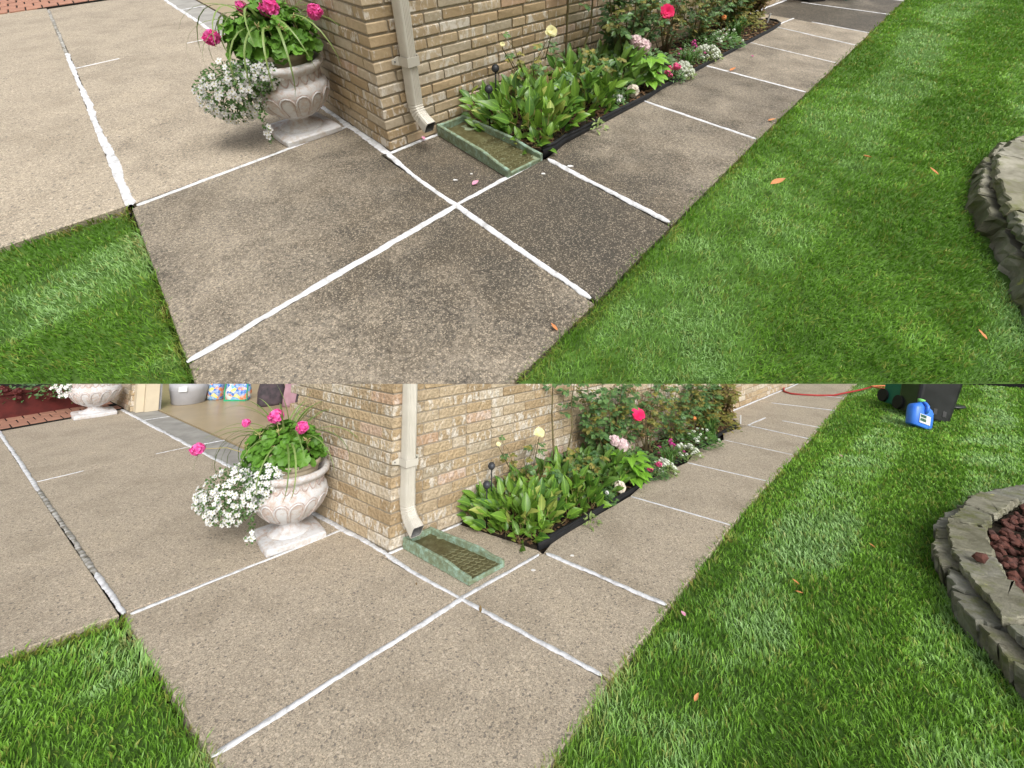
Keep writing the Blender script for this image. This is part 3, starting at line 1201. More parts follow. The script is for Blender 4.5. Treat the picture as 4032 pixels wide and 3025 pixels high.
def rose_mesh(mat, rad, seed):
    rr = random.Random(seed)
    mb = MB()
    for n, q, cup, z in ((7, 1.0, .35, -.1), (6, .9, .65, 0), (6, .72, .95, .02), (5, .5, 1.2, .05), (4, .3, 1.4, .1)):
        petal_ring(mb, n, rad * q, rad * q * .42, cup, rad * z, rr.uniform(0, 3), rr)
    me = mb.mesh('rose', True)
    me.materials.append(mat)
    return me


def floret5(rad, mats, seed=0):
    mb = MB()
    petal_ring(mb, 5, rad, rad * .36, .12, 0, seed * .7, random.Random(seed))
    np_ = len(mb.f)
    mb.lathe([(rad * .2, 0), (rad * .18, rad * .14), (0.0001, rad * .18)], 6)
    me = mb.mesh('flower', True)
    for m in mats:
        me.materials.append(m)
    for f in list(me.polygons)[np_:]:
        f.material_index = 1
    return me


def ball_mesh(mat, rad, n, fr, seed, flat=1.0, name='flower_head'):
    """a head of many small florets"""
    rr = random.Random(seed)
    mb = MB()
    for i in range(n):
        z = 1 - 1.75 * (i + .5) / n
        th = i * 2.39996 + rr.uniform(-.2, .2)
        r = math.sqrt(max(0, 1 - z * z))
        d_ = Vector((r * math.cos(th), r * math.sin(th), z * flat))
        p = d_ * rad * rr.uniform(.8, 1.08)
        m = frame(p, d_.orthogonal(), d_ + Vector((rr.uniform(-.4, .4), rr.uniform(-.4, .4), rr.uniform(-.4, .4))), 1)
        sub = MB()
        petal_ring(sub, 5, fr, fr * .45, .35, 0, rr.uniform(0, 2), rr)
        mb.add([m @ Vector(v) for v in sub.v], sub.f)
    me = mb.mesh(name, True)
    me.materials.append(mat)
    return me


def compound_mesh(mat, seed, L=.075, n=5, lw=.028):
    """rose leaf: a rachis with paired leaflets"""
    rr = random.Random(seed)
    mb = MB()
    mb.tube([(0, 0, 0), (0, L * .55, .003), (0, L, -.004)], [.0015, .0012, .0008], 3, False)
    spots = [(0, L, 0)] + [(sg, L * f, sg * R(62)) for f in ((.45, .78) if n >= 5 else (.6,)) for sg in (-1, 1)]
    for sg, y, a in spots:
        vs, fs = ovate(L * rr.uniform(.5, .64), lw * rr.uniform(.9, 1.15), rr.uniform(.1, .4), rr.uniform(.1, .7), 4, 1, .04, rr.random())
        m = Matrix.Translation((0, y, 0)) @ Matrix.Rotation(-a, 4, 'Z') @ Matrix.Rotation(rr.uniform(-.4, .3), 4, 'X')
        mb.add([m @ Vector(v) for v in vs], fs)
    me = mb.mesh('leaf', True)
    me.materials.append(mat)
    return me


def strap_mesh(mat, L, W, arch, seed, n=9, start=78):
    """long arching blade in the y-z plane"""
    rr = random.Random(seed)
    vs, fs = [], []
    p = Vector((0, 0, 0))
    a = R(start)
    tw = rr.uniform(-.25, .25)
    for i in range(n + 1):
        u = i / n
        w = W * .5 * (.5 + .5 * min(1, u * 4)) * (1 - u ** 2.5) + .0004
        vs += [(-w + tw * L * u * u, p.y, p.z + w * .35), (tw * L * u * u, p.y, p.z), (w + tw * L * u * u, p.y, p.z + w * .35)]
        p = p + Vector((0, math.cos(a), math.sin(a))) * (L / n)
        a -= R(arch) / n * (.5 + u)
    for i in range(n):
        for j in range(2):
            fs.append((i * 3 + j, i * 3 + j + 1, i * 3 + 4 + j, i * 3 + 3 + j))
    me = MB().add(vs, fs).mesh('leaf', True)
    me.materials.append(mat)
    return me


LIB = {}
LIB['scallop'] = [scallop(i, .042) for i in range(4)]
LIB['ger_head'] = [ball_mesh(M['gerpink'], .027, 20, .027, i, .8) for i in range(3)]
LIB['bac'] = [floret5(.0165, (M['white'], M['yeye']), i) for i in range(3)]
LIB['lily'] = [leaf_mesh('leaf', M['lily'], .055, None, L=.112 + .016 * (i % 3), W=.056 + .008 * (i % 2), fold=.28, bend=.1 + .22 * (i % 4), n=7, wave=.05, seed=i) for i in range(7)]
LIB['lily'] += [leaf_mesh('leaf', M['lilyold'], .05, None, L=.12, W=.05, fold=.35, bend=.5, n=7, wave=.08, seed=9)]
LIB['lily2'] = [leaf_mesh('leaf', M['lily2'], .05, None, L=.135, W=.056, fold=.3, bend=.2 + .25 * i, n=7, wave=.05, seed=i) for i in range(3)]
LIB['bright'] = [leaf_mesh('leaf', M['bright'], .02, M['bright'], L=.10 + .012 * i, W=.068, fold=.2, bend=.5 + .15 * i, n=7, wave=.05, seed=i) for i in range(3)]
LIB['rose'] = [compound_mesh(M['roseleaf'], i) for i in range(4)]
LIB['old'] = [compound_mesh(M['oldleaf'], 10 + i, .06, 5, .026) for i in range(3)]
LIB['brown'] = [compound_mesh(M['brownleaf'], 20 + i, .06, 3, .024) for i in range(3)]
LIB['spike'] = [strap_mesh(M['spike'], .50 + .06 * i, .016, 45 + 32 * i, i, 11, 84 - 9 * i) for i in range(6)]
LIB['tuft'] = [strap_mesh(M['tuft'], .15 + .02 * i, .009, 70 + 25 * i, 30 + i, 5) for i in range(4)]


# ------------------------------------------------------------------ urn and what grows in it
PROF = [(.056, .098), (.070, .104), (.105, .120), (.142, .146), (.176, .180), (.202, .217), (.218, .254), (.222, .285), (.216, .312), (.204, .322), (.196, .328),
        (.192, .345), (.194, .372), (.200, .384), (.214, .392), (.226, .404), (.230, .418), (.226, .432), (.214, .440), (.200, .438), (.190, .425), (.184, .36), (.17, .25), (.02, .2)]


def prof_r(z):
    for (r0, z0), (r1, z1) in zip(PROF, PROF[1:]):
        if z0 <= z <= z1 and z1 > z0:
            return r0 + (r1 - r0) * (z - z0) / (z1 - z0)
    return .2


def make_urn(base, k, rot, label, group=None):
    t = thing('stone_urn', label, 'urn', base, group)
    Mx = Matrix.Translation(base) @ Matrix.Rotation(rot, 4, 'Z') @ Matrix.Scale(k, 4)

    def tr(mb):
        mb.v = [tuple(Mx @ Vector(v)) for v in mb.v]
        return mb
    rr = random.Random(3)
    # square plinth, edges worn
    mb = MB()
    rings = [(.176, .0), (.181, .006), (.181, .03), (.172, .038), (.14, .044)]
    n = 24
    vs, fs = [], []
    for h, z in rings:
        for i in range(n):
            f = i / n * 4
            sd, u = int(f), f - int(f)
            q = [(-1 + 2 * u, -1), (1, -1 + 2 * u), (1 - 2 * u, 1), (-1, 1 - 2 * u)][sd]
            e = 1 - .03 * (abs(q[0]) * abs(q[1])) ** 6
            jt = rr.uniform(-.0022, .0022)
            vs.append((q[0] * h * e + jt, q[1] * h * e + jt, z + rr.uniform(-.001, .001)))
    for i in range(len(rings) - 1):
        for j in range(n):
            m = (j + 1) % n
            fs.append((i * n + j, i * n + m, (i + 1) * n + m, (i + 1) * n + j))
    fs += [tuple(range(n))[::-1], tuple((len(rings) - 1) * n + j for j in range(n))]
    part(tr(mb.add(vs, fs)), 'plinth', M['urn'], t)
    mb = MB().lathe([(.128, .038), (.130, .046), (.122, .054), (.100, .060), (.080, .068), (.064, .080), (.056, .092), (.058, .100), (.066, .106)], 40)
    part(tr(mb), 'foot', M['urn'], t, True)
    mb = MB().lathe(PROF, 72, wob=lambda th, z: .0015 * math.sin(th * 5 + z * 60) + .001 * math.sin(th * 11 - z * 90))
    bowl = part(tr(mb), 'bowl', M['urn'], t, True)
    # raised ornament: arches round the belly, small shields under the rim
    def arch(wd, z0, z1, rad):
        path = []
        for i in range(15):
            u = i / 14
            if u < .3:
                a, z = -1, z0 + (z1 - wd * .55 - z0) * u / .3
            elif u > .7:
                a, z = 1, z0 + (z1 - wd * .55 - z0) * (1 - u) / .3
            else:
                x = math.pi * (1 - (u - .3) / .4)
                a, z = math.cos(x), z1 - wd * .55 + wd * .55 * math.sin(x)
            r = prof_r(z)
            th = a * wd * .5 / max(r, .1) * (.62 + .38 * min(1, (z - z0) / (z1 - z0) * 1.6))
            path.append(((r + .0008) * math.cos(th), (r + .0008) * math.sin(th), z))
        return MB().tube(path, rad, 5)
    am = arch(.084, .148, .280, .0062)
    nw = len(am.f)
    for a_ in (arch(.070, .150, .272, .0030), arch(.097, .146, .288, .0026)):
        am.add(a_.v, a_.f)
    nw2 = len(am.f)
    ame = am.mesh('relief_arch', True)
    ame.materials.append(M['urn'])
    ame.materials.append(M['urnworn'])
    for f in list(ame.polygons)[nw:nw2]:
        f.material_index = 1
    sp = []
    for i in range(9):
        u = i / 8
        x = (u - .5) * .05
        z = .376 - .042 * math.sin(math.pi * u) ** .6
        r = prof_r(z) + .001
        sp.append((r * math.cos(x / r), r * math.sin(x / r), z))
    sme = MB().tube(sp, .0036, 5).mesh('relief_shield', True)
    sme.materials.append(M['urnworn'])
    for i in range(15):
        o = inst(ame, 'relief_arch', bowl, Mx @ Matrix.Rotation(2 * math.pi * i / 15, 4, 'Z'))
    for i in range(22):
        o = inst(sme, 'relief_shield', bowl, Mx @ Matrix.Rotation(2 * math.pi * i / 22, 4, 'Z'))
    return t


def build_urn():
    rng = Y.rng
    k = Y.k if Y is UP else .94
    base = Y.P(-.24, -.565) + (Vector((-.03, 0, 0)) if Y is LO else Vector((.012, 0, 0)))
    make_urn(base, k, R(Y.au), 'whitewashed stone urn overflowing with flowers by the brick corner, %s picture' % Y.word)
    # beige nursery pot standing in the urn
    c = base + Vector((0, 0, .0))
    ptop = .487 * k
    pot = thing('plant_pot', 'beige round pot standing inside the urn, %s picture' % Y.word, 'pot', c + Vector((0, 0, .25 * k)))
    prof = [(.13, .22), (.160, .44), (.160, .452), (.172, .456), (.173, .487), (.164, .489), (.160, .47), (.155, .465), (.01, .465)]
    part(MB().lathe([(r * k, z * k) for r, z in prof], 48, c), 'shell', M['pot'], pot, True)
    part(MB().lathe([(.001, .466 * k), (.157 * k, .467 * k)], 32, c, False), 'soil', M['earth'], pot)
    dx = -.06 if Y is LO else -.01
    ctr = base + Vector((dx, 0, ptop))
    # geranium
    g = thing('geranium', 'round leaved geranium with pink flower heads in the urn, %s picture' % Y.word, 'flower', ctr)
    n = 270
    for i in range(n):
        z = 1 - 1.12 * (i + .5) / n
        th = i * 2.39996 + rng.uniform(-.3, .3)
        r = math.sqrt(max(0, 1 - z * z))
        dv = Vector((r * math.cos(th), r * math.sin(th), z))
        rr = rng.uniform(.72, 1.04)
        p = ctr + Vector((dv.x * .245 * rr, dv.y * .20 * rr, .02 + dv.z * .215 * rr)) * k
        nm = dv * .9 + Vector((rng.uniform(-.6, .6), rng.uniform(-.7, .3), .45 + rng.uniform(-.3, .4)))
        inst(rng.choice(LIB['scallop']), 'leaf', g, frame(p, nm.orthogonal() + Vector((rng.uniform(-1, 1), rng.uniform(-1, 1), -.4)), nm, k * rng.uniform(.62, 1.08)))
    heads = ([(-.035, -.05, .275, 1.35), (.145, -.08, .215, 1.1), (-.22, -.05, .235, .75), (-.46, -.12, .10, 1.15)] if Y is LO
             else [(.06, -.05, .185, 1.4), (.25, -.02, .165, 1.1), (-.07, -.04, .19, .8), (-.235, -.08, .07, 1.2)])
    for i, (x, yy, z, s) in enumerate(heads):
        tip = ctr + Vector((x, yy, z))
        st = ctr + Vector((x * .35, yy * .3, .03))
        part(MB().tube([st, st.lerp(tip, .5) + Vector((0, 0, .03)), tip], [.003, .0025, .002], 5), 'flower_stem', M['bud'], g, True)
        inst(LIB['ger_head'][i % 3], 'flower_head', g, frame(tip, (1, .2, 0), (-.1, -.7, .7), s * .88 * k))
    for i in range(7):
        p = ctr + Vector((rng.uniform(-.2, .2), rng.uniform(-.16, -.05), rng.uniform(.12, .21))) * k
        mb = MB().tube([p - Vector((0, -.02, .07)), p], .0016, 4)
        for j in range(5):
            q = p + Vector((rng.uniform(-.012, .012), rng.uniform(-.012, .012), rng.uniform(0, .014)))
            mb.tube([p, q, q + (q - p) * .8], [.001, .0035, .001], 5)
        part(mb, 'bud_cluster', M['bud'], g, True)
    # spiky accent plant
    sp = thing('spike_plant', 'long arching strap leaves rising from the urn, %s picture' % Y.word, 'plant', ctr)
    for i in range(44):
        a = rng.uniform(0, 2 * math.pi)
        el = rng.uniform(.0, .9) ** 1.3
        f = Vector((math.cos(a) * (.25 + el), math.sin(a) * (.25 + el) * .8, 1.0 - .5 * el))
        p = ctr + Vector((rng.uniform(-.03, .03), .02 + rng.uniform(-.03, .03), .05 * k))
        h = Vector((math.cos(a), math.sin(a), 0))
        inst(LIB['spike'][min(5, int(el * 6 + rng.uniform(0, 1.5)))], 'leaf', sp,
             frame(p, h, Vector((0, 0, 1)), k * rng.uniform(.72, 1.0)))
    # trailing bacopa over the left side
    bc = base + (Vector((-.235, -.16, .30)) if Y is LO else Vector((-.175, -.16, .25)))
    rad = Vector((.235, .15, .165)) * (1 if Y is LO else .84)
    b = thing('trailing_bacopa', 'white flowered trailing plant spilling over the left of the urn, %s picture' % Y.word, 'flower', bc)
    fol = MB()
    def place():
        while True:
            v = Vector((rng.uniform(-1, 1), rng.uniform(-1, 1), rng.uniform(-1, 1)))
            if .25 < v.length < 1:
                break
        if rng.random() < .26:
            return bc + Vector((.15 + v.x * .12, .01 + v.y * .10, .115 + v.z * .085)) * k, v
        q = Vector((v.x * rad.x, v.y * rad.y, v.z * rad.z))
        q.z += .45 * q.x * (1 if q.x > 0 else .2) + .02
        return bc + q, v
    for i in range(2600):
        p, v = place()
        if i % 9 == 0 and i < 520:
            p = bc + Vector((.16 + rng.uniform(-.02, .02), -.12 + rng.uniform(-.02, .02), -.02 - rng.random() * .2)) * k
        vs, fs = ovate(rng.uniform(.012, .022), rng.uniform(.010, .015), .2, .3, 2)
        m = frame(p, v + Vector((rng.uniform(-1, 1), rng.uniform(-1, 1), rng.uniform(-1, .4))), v + Vector((0, -.4, .6)), 1)
        fol.add([m @ Vector(x) for x in vs], fs)
    o = part(fol, 'foliage', M['bacleaf'], b)
    o['kind'] = 'stuff'
    for i in range(26):
        a, v = place()
        q = bc + (a - bc) * 1.1
        part(MB().tube([base + Vector((-.1, -.05, ptop * .95)), bc + Vector((.05, 0, .1)) + (a - bc) * .3, q], .0015, 4), 'stem', M['bacleaf'], b)
    nf = 0
    while nf < 260:
        p, v = place()
        if v.y > .15 or v.length < .72 or (v.z > .35 and rng.random() < .72):
            continue
        d_ = Vector((v.x * .6, v.y - .5, v.z * .5 + .35))
        inst(rng.choice(LIB['bac']), 'flower', b, frame(bc + (p - bc) * 1.06, d_.orthogonal(), d_, k * rng.uniform(.85, 1.15)))
        nf += 1
    for i in range(5):
        p = bc + Vector((.16, -.13, -.16)) * k + Vector((rng.uniform(-.02, .02), 0, rng.uniform(-.03, .03)))
        inst(rng.choice(LIB['bac']), 'flower', b, frame(p, (1, 0, .2), (0, -1, .4), k))


# ------------------------------------------------------------------ planting along the wall
def leaf_patch(name, label, cat, lib, n, area, tilt, zs, sc, seed):
    rng = random.Random(seed)
    (s0, s1), (t0, t1) = area
    base = Y.P((s0 + s1) / 2, (t0 + t1) / 2, .01)
    th = thing(name, label, cat, base)
    for i in range(n):
        s, t = rng.uniform(s0, s1), rng.uniform(t0, t1)
        if t > lerp_poly(BED[Y], s) - .03:
            t = lerp_poly(BED[Y], s) - rng.uniform(.03, .2)
        a = rng.uniform(0, 2 * math.pi)
        lean = rng.uniform(*tilt)
        es = min(s - s0, s1 - s, t - t0, t1 - t) / .12
        if es < 1 and rng.random() < .75:
            out = Y.P(s, t) - base
            a = math.atan2(out.y, out.x) + rng.uniform(-.8, .8)
            lean = lean * .6 + .75 * (1 - es)
        f = Vector((math.cos(a) * math.sin(lean), math.sin(a) * math.sin(lean) - .12, math.cos(lean)))
        up = Vector((math.cos(a + math.pi), math.sin(a + math.pi), .3)) * .9 + Vector((rng.uniform(-1.2, 1.2), -.8, .5))
        p = Y.P(s, t, rng.uniform(*zs))
        inst(rng.choice(LIB[lib]), 'leaf', th, frame(p, f, up, sc * Y.k * rng.uniform(.6, 1.18)))
    return th


def bush(name, label, cat, s, t, canes, lib, seed, leaves=6, rad=.0035, low=.25, lsc=1.0, flower=None):
    """canes: list of (s, t, z) tips; leaves set along the upper part of each cane"""
    rng = random.Random(seed)
    base = Y.P(s, t, .005)
    th = thing(name, label, cat, base)
    for (cs, ct, cz) in canes:
        tip = Y.P(cs, ct, cz * (Y.k if Y is UP else 1))
        b0 = base + Vector((rng.uniform(-.03, .03), rng.uniform(-.03, .03), 0))
        mid = b0.lerp(tip, .5) + Vector((rng.uniform(-.04, .04), rng.uniform(-.03, .03), .05))
        pts = [b0, b0.lerp(mid, .5) + Vector((rng.uniform(-.015, .015), 0, .02)), mid, mid.lerp(tip, .55) + Vector((rng.uniform(-.02, .02), 0, .01)), tip]
        part(MB().tube(pts, [rad * 1.3, rad * 1.1, rad, rad * .8, rad * .5], 5), 'cane', M['cane'], th, True)
        for i in range(leaves):
            u = low + (1 - low) * (i + rng.random()) / leaves
            q = u * 4
            j = min(3, int(q))
            p = pts[j].lerp(pts[j + 1], q - j)
            a = rng.uniform(0, 2 * math.pi)
            f = Vector((math.cos(a), math.sin(a) - .2, rng.uniform(-.2, .5)))
            ll = lib if isinstance(lib, str) else rng.choice(lib)
            inst(rng.choice(LIB[ll]), 'leaf', th, frame(p, f, (rng.uniform(-.4, .4), -.5, 1), lsc * Y.k * rng.uniform(.7, 1.15)))
    for kind, (fs, ft, fz), r, sd in (flower or []):
        p = Y.P(fs, ft, fz)
        me = rose_mesh(M[kind], r * Y.k, sd)
        inst(me, 'rose_flower', th, frame(p, (1, .1, .2), (-.05, -.85, .55), 1))
        part(MB().tube([p.lerp(base, .35), p - Vector((0, 0, .02)), p], .0028, 5), 'flower_stem', M['cane'], th, True)
    return th


def mound(name, label, cat, s, t, r, h, lmat, n, fl, nfl, seed, fr=.011, lw=.012, ll=.03, white=.5):
    """low mound of small leaves, flowers over it"""
    rng = random.Random(seed)
    c = Y.P(s, t, .01)
    th = thing(name, label, cat, c)
    mb = MB()
    k = Y.k
    for i in range(n):
        a, q = rng.uniform(0, 2 * math.pi), math.sqrt(rng.random())
        z = h * (1 - q * q * .8) * rng.uniform(.25, 1)
        p = c + Vector((math.cos(a) * q * r, math.sin(a) * q * r, z)) * k
        f = Vector((math.cos(a) * (.4 + q), math.sin(a) * (.4 + q) - .2, rng.uniform(-.1, 1)))
        vs, fs = ovate(ll * rng.uniform(.7, 1.2), lw, .2, .5, 3)
        m = frame(p, f, Vector((rng.uniform(-.5, .5), -.4, 1)), k)
        mb.add([m @ Vector(v) for v in vs], fs)
    o = part(mb, 'foliage', lmat, th)
    o['kind'] = 'stuff'
    if nfl:
        me = ball_mesh(fl, fr, 9, fr * .62, seed)
        for i in range(nfl):
            a, q = rng.uniform(0, 2 * math.pi), math.sqrt(rng.random())
            z = h * (1 - q * q * .75) * rng.uniform(.85, 1.15)
            p = c + Vector((math.cos(a) * q * r, math.sin(a) * q * r, z + .005)) * k
            inst(me, 'flower_head', th, frame(p, (1, 0, 0), (rng.uniform(-.3, .3), -.4, 1), k * rng.uniform(.7, 1.2)))
    return th


def tuft(name, label, s, t, n, sc, seed):
    rng = random.Random(seed)
    c = Y.P(s, t, .01)
    th = thing(name, label, 'plant', c)
    for i in range(n):
        a = rng.uniform(0, 2 * math.pi)
        h = Vector((math.cos(a), math.sin(a), rng.uniform(-.1, .4)))
        p = c + Vector((rng.uniform(-.05, .05), rng.uniform(-.05, .05), 0))
        inst(rng.choice(LIB['tuft']), 'leaf', th, frame(p, h, (0, 0, 1), sc * Y.k * rng.uniform(.7, 1.15)))
    return th


def build_bed():
    rng = Y.rng
    wd = Y.word
    up = Y is UP
    bed = BED[Y]
    hz = 1.0
    # black edging with a rolled top
    pts = [Y.P(s, t) for s, t in bed]
    fine = []
    for p, q in zip(pts, pts[1:]):
        n = max(2, int((q - p).length / .08))
        fine += [p.lerp(q, i / n) for i in range(n)]
    fine.append(pts[-1])
    ed = thing('bed_edging', 'black plastic edging between the plants and the walk, %s picture' % wd, 'edging', fine[len(fine) // 3])
    eh = .038
    mb = MB()
    vs, fs = [], []
    for i, p in enumerate(fine):
        t = (fine[min(i + 1, len(fine) - 1)] - fine[max(i - 1, 0)]).normalized()
        nn = Vector((t.y, -t.x, 0))
        hh = eh * max(.4, 1.15 - i * .045) * (1 + .06 * math.sin(i * .7))
        vs += [p + nn * .006 + Vector((0, 0, -.01)), p + nn * .012 + Vector((0, 0, hh * .4)), p + nn * .004 + Vector((0, 0, hh)),
               p - nn * .004 + Vector((0, 0, hh)), p - nn * .004 + Vector((0, 0, -.01))]
    for i in range(len(fine) - 1):
        for j in range(4):
            fs.append((i * 5 + j, i * 5 + 5 + j, i * 5 + 6 + j, i * 5 + 1 + j))
    part(mb.add(vs, fs), 'edging_strip', M['plastic'], ed, True)
    part(MB().tube([p + Vector((0, 0, eh * max(.4, 1.15 - i * .045) * (1 + .06 * math.sin(i * .7)) + .002)) for i, p in enumerate(fine)], .0095, 7),
         'edging_bead', M['plastic'], ed, True)
    # mulch and fallen bits
    mb = MB()
    for i in range(1500):
        s = rng.uniform(.5, 4.3)
        t = rng.uniform(.02, max(.05, lerp_poly(bed, s) - .015))
        p = Y.P(s, t, .013 + rng.random() * .01)
        a = rng.uniform(0, 6.28)
        l, w_ = rng.uniform(.008, .022), rng.uniform(.003, .007)
        m = frame(p, (math.cos(a), math.sin(a), rng.uniform(-.2, .3)), (rng.uniform(-.3, .3), rng.uniform(-.3, .3), 1))
        mb.box((-w_, -l, -.001), (w_, l, .003), m)
    o = solo(mb, 'mulch', 'brown wood mulch on the planting bed, %s picture' % wd, 'mulch', M['mulch'], Y.P(1, .3))
    o['kind'] = 'stuff'
    # broad leaves by the splash block
    leaf_patch('broadleaf_clump', 'clump of broad upright green leaves beside the splash block, %s picture' % wd, 'plant', 'lily', 270,
               ((.51, .86), (.03, .60)), (.0, .8), (-.01, .14), .84, 31)
    leaf_patch('broadleaf_clump', 'clump of broad upright green leaves around the low solar lamp, %s picture' % wd, 'plant', 'lily', 250,
               ((.84, 1.24), (.03, .58)), (.0, .8), (-.01, .15), .84, 34)
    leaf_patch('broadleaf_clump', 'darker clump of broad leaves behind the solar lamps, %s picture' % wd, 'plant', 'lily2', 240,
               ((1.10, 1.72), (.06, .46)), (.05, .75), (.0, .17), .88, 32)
    # low sprawl at the bed corner
    leaf_patch('broadleaf_clump', 'row of small leaves flopping over the front end of the bed, %s picture' % wd, 'plant', 'lily', 40,
               ((.50, .60), (.16, .58)), (.3, 1.1), (.0, .03), .62, 33)
    mound('weed', 'small weed growing outside the black edging, %s picture' % wd, 'plant', .98, .60, .05, .05, M['alysgreen'], 26, None, 0, 40, lw=.014, ll=.04)
    # roses from the corner outwards
    zz = .84 if up else 1.0
    bush('rose_bush', 'small yellow rose bush against the brick wall, %s picture' % wd, 'rose bush', .92, .16,
         [(.66, .15, .54), (.72, .13, .42), (.98, .2, .47), (1.06, .12, .42), (1.1, .2, .36), (.84, .2, .36)], ['rose', 'old'], 50, 4, .0022, .35, .8,
         [('yelrose', (1.0, .2, .51 * zz), .038, 1), ('yelrose', (.67, .15, .49 * zz), .016, 2)])
    bush('rose_cane', 'tall thorny rose cane rising past the bricks, %s picture' % wd, 'rose bush', 1.33, .1,
         [(1.29, .1, 1.05), (1.50, .12, .78)], 'rose', 51, 9, .0065, .62, 1.1)
    bush('rose_bush', 'low rose with yellowing leaves among the broad leaves, %s picture' % wd, 'rose bush', 1.22, .3,
         [(1.05, .36, .24), (1.18, .44, .22), (1.35, .42, .24), (1.45, .36, .28), (1.28, .3, .32)], ['old', 'old', 'rose'], 52, 10, .002, .3, 1.0)
    tips = [(1.42, .2, .82), (1.58, .16, .95), (1.72, .3, .74), (1.84, .12, .95), (1.98, .25, .82), (2.06, .3, .44), (2.2, .2, .78), (2.38, .15, .86), (1.5, .26, .5), (2.1, .12, .6), (2.42, .28, .55), (1.9, .3, .6), (1.66, .1, .66)]
    bush('rose_bush', 'large rose bush with one red bloom, %s picture' % wd, 'rose bush', 1.72, .24, tips, ['rose', 'rose', 'rose', 'old'], 53, 23, .0042, .2, 1.1,
         [('redrose', (2.1, .3, .46 * zz), .058, 5)])
    tips = [(2.5 + .13 * i, .08 + .2 * ((i * 37) % 10) / 10, .42 + .3 * ((i * 53) % 10) / 10) for i in range(13)]
    bush('rose_bush', 'thin stemmed rose bush in the middle of the bed, %s picture' % wd, 'rose bush', 2.95, .18, tips[:13], ['rose', 'old'], 54, 22, .0028, .1, .95)
    bush('rose_bush', 'thin stemmed rose bush with yellow leaves before the far end, %s picture' % wd, 'rose bush', 3.75, .16,
         [(3.35 + .12 * i, .08 + .16 * ((i * 31) % 10) / 10, .38 + .28 * ((i * 47) % 10) / 10) for i in range(8)], ['old', 'rose'], 55, 26, .0028, .08, 1.15)
    bush('rose_bush', 'bare brown stems with few leaves behind the alyssum, %s picture' % wd, 'rose bush', 2.5, .14,
         [(2.1 + .06 * i, .06 + .2 * ((i * 41) % 10) / 10, .42 + .42 * ((i * 59) % 10) / 10) for i in range(15)], ['old', 'rose', 'brown'], 57, 9, .003, .2, .9)
    bush('dried_bush', 'dried brown bush at the far end of the bed, %s picture' % wd, 'bush', 4.12, .2,
         [(3.9 + .07 * i, .1 + .24 * ((i * 29) % 10) / 10, .3 + .3 * ((i * 43) % 10) / 10) for i in range(10)], ['brown', 'brown', 'old'], 56, 26, .003, .1, 1.15)
    # hydrangea: bright leaves, faded heads
    c = Y.P(1.75, .43, .01)
    hy = thing('hydrangea', 'bright green hydrangea with faded pink heads, %s picture' % wd, 'plant', c)
    rr = random.Random(60)
    for i in range(34):
        a = rr.uniform(0, 6.28)
        z = rr.uniform(.05, .23)
        q = rr.uniform(.01, .07)
        p = c + Vector((math.cos(a) * q, math.sin(a) * q, z)) * Y.k
        inst(rr.choice(LIB['bright']), 'leaf', hy, frame(p, (math.cos(a), math.sin(a) - .15, .25), (0, -.3, 1), Y.k * rr.uniform(.75, 1.1)))
    for (s, t, z, r) in ((1.77, .35, .285, .05), (1.70, .33, .33, .038)):
        p = Y.P(s, t, z * zz)
        inst(ball_mesh(M['hyd'], r * .9 * Y.k, 30, .022, 61), 'flower_head', hy, Matrix.Translation(p))
        part(MB().tube([c, p], .003, 5), 'stem', M['cane'], hy)
    p = Y.P(1.51, .48, .062 * zz)
    hw = thing('cream_hydrangea', 'cream coloured round flower head leaning on the edging, %s picture' % wd, 'flower', p)
    inst(ball_mesh(M['cream'], .036 * Y.k, 34, .019, 62), 'flower_head', hw, Matrix.Translation(p))
    tuft('leafy_tuft', 'short leafy tuft beside the cream flower head, %s picture' % wd, 1.42, .47, 26, .55, 63)
    mound('alyssum', 'sparse white alyssum near the solar lamp, %s picture' % wd, 'flower', 1.32, .47, .09, .07, M['roseleaf'], 160, M['white'], 9 if up else 3, 64)
    mound('alyssum', 'pale alyssum mound hanging over the walk beside the pink flowers, %s picture' % wd, 'flower', 2.12, .50, .10, .10, M['alysgreen'], 260, M['alys'], 75 if up else 34, 65)
    mound('phlox', 'bright pink bedding flowers beside the hydrangea, %s picture' % wd, 'flower', 2.0, .50, .08, .11, M['roseleaf'], 170, M['phlox'], 11 if up else 4, 66, fr=.017)
    tuft('leafy_tuft', 'dark green leafy tuft between the two alyssum mounds, %s picture' % wd, 2.36, .42, 46, 1.0, 67)
    mound('alyssum', 'second alyssum mound farther along the edging, %s picture' % wd, 'flower', 2.66, .43, .13, .10, M['alysgreen'], 300, M['alys'], 80 if up else 40, 68)
    mound('snapdragon', 'magenta flowers in front of the thin stems, %s picture' % wd, 'flower', 2.5, .36, .14, .15, M['roseleaf'], 170, M['magenta'], 9, 69, fr=.013)
    mound('dianthus', 'green mound with a few orange and white flowers, %s picture' % wd, 'flower', 3.12, .36, .19, .14, M['tuft'], 420, M['alys'], 18, 70)
    tuft('leafy_tuft', 'dark leafy tuft hanging over the walk near the far end, %s picture' % wd, 3.42, .34, 60, 1.25, 71)
    p = Y.P(3.14, .3, .25 * zz)
    of = thing('orange_flower', 'single orange flower above the green mound, %s picture' % wd, 'flower', Y.P(3.14, .3, 0))
    inst(ball_mesh(M['orange'], .011, 10, .014, 72), 'flower_head', of, Matrix.Translation(p))
    part(MB().tube([Y.P(3.14, .3, 0), p], .002, 4), 'stem', M['cane'], of)
    mound('undergrowth', 'dark low leaves under the rose canes, %s picture' % wd, 'plant', 2.05, .24, .30, .16, M['roseleaf'], 520, None, 0, 73, lw=.02, ll=.045)
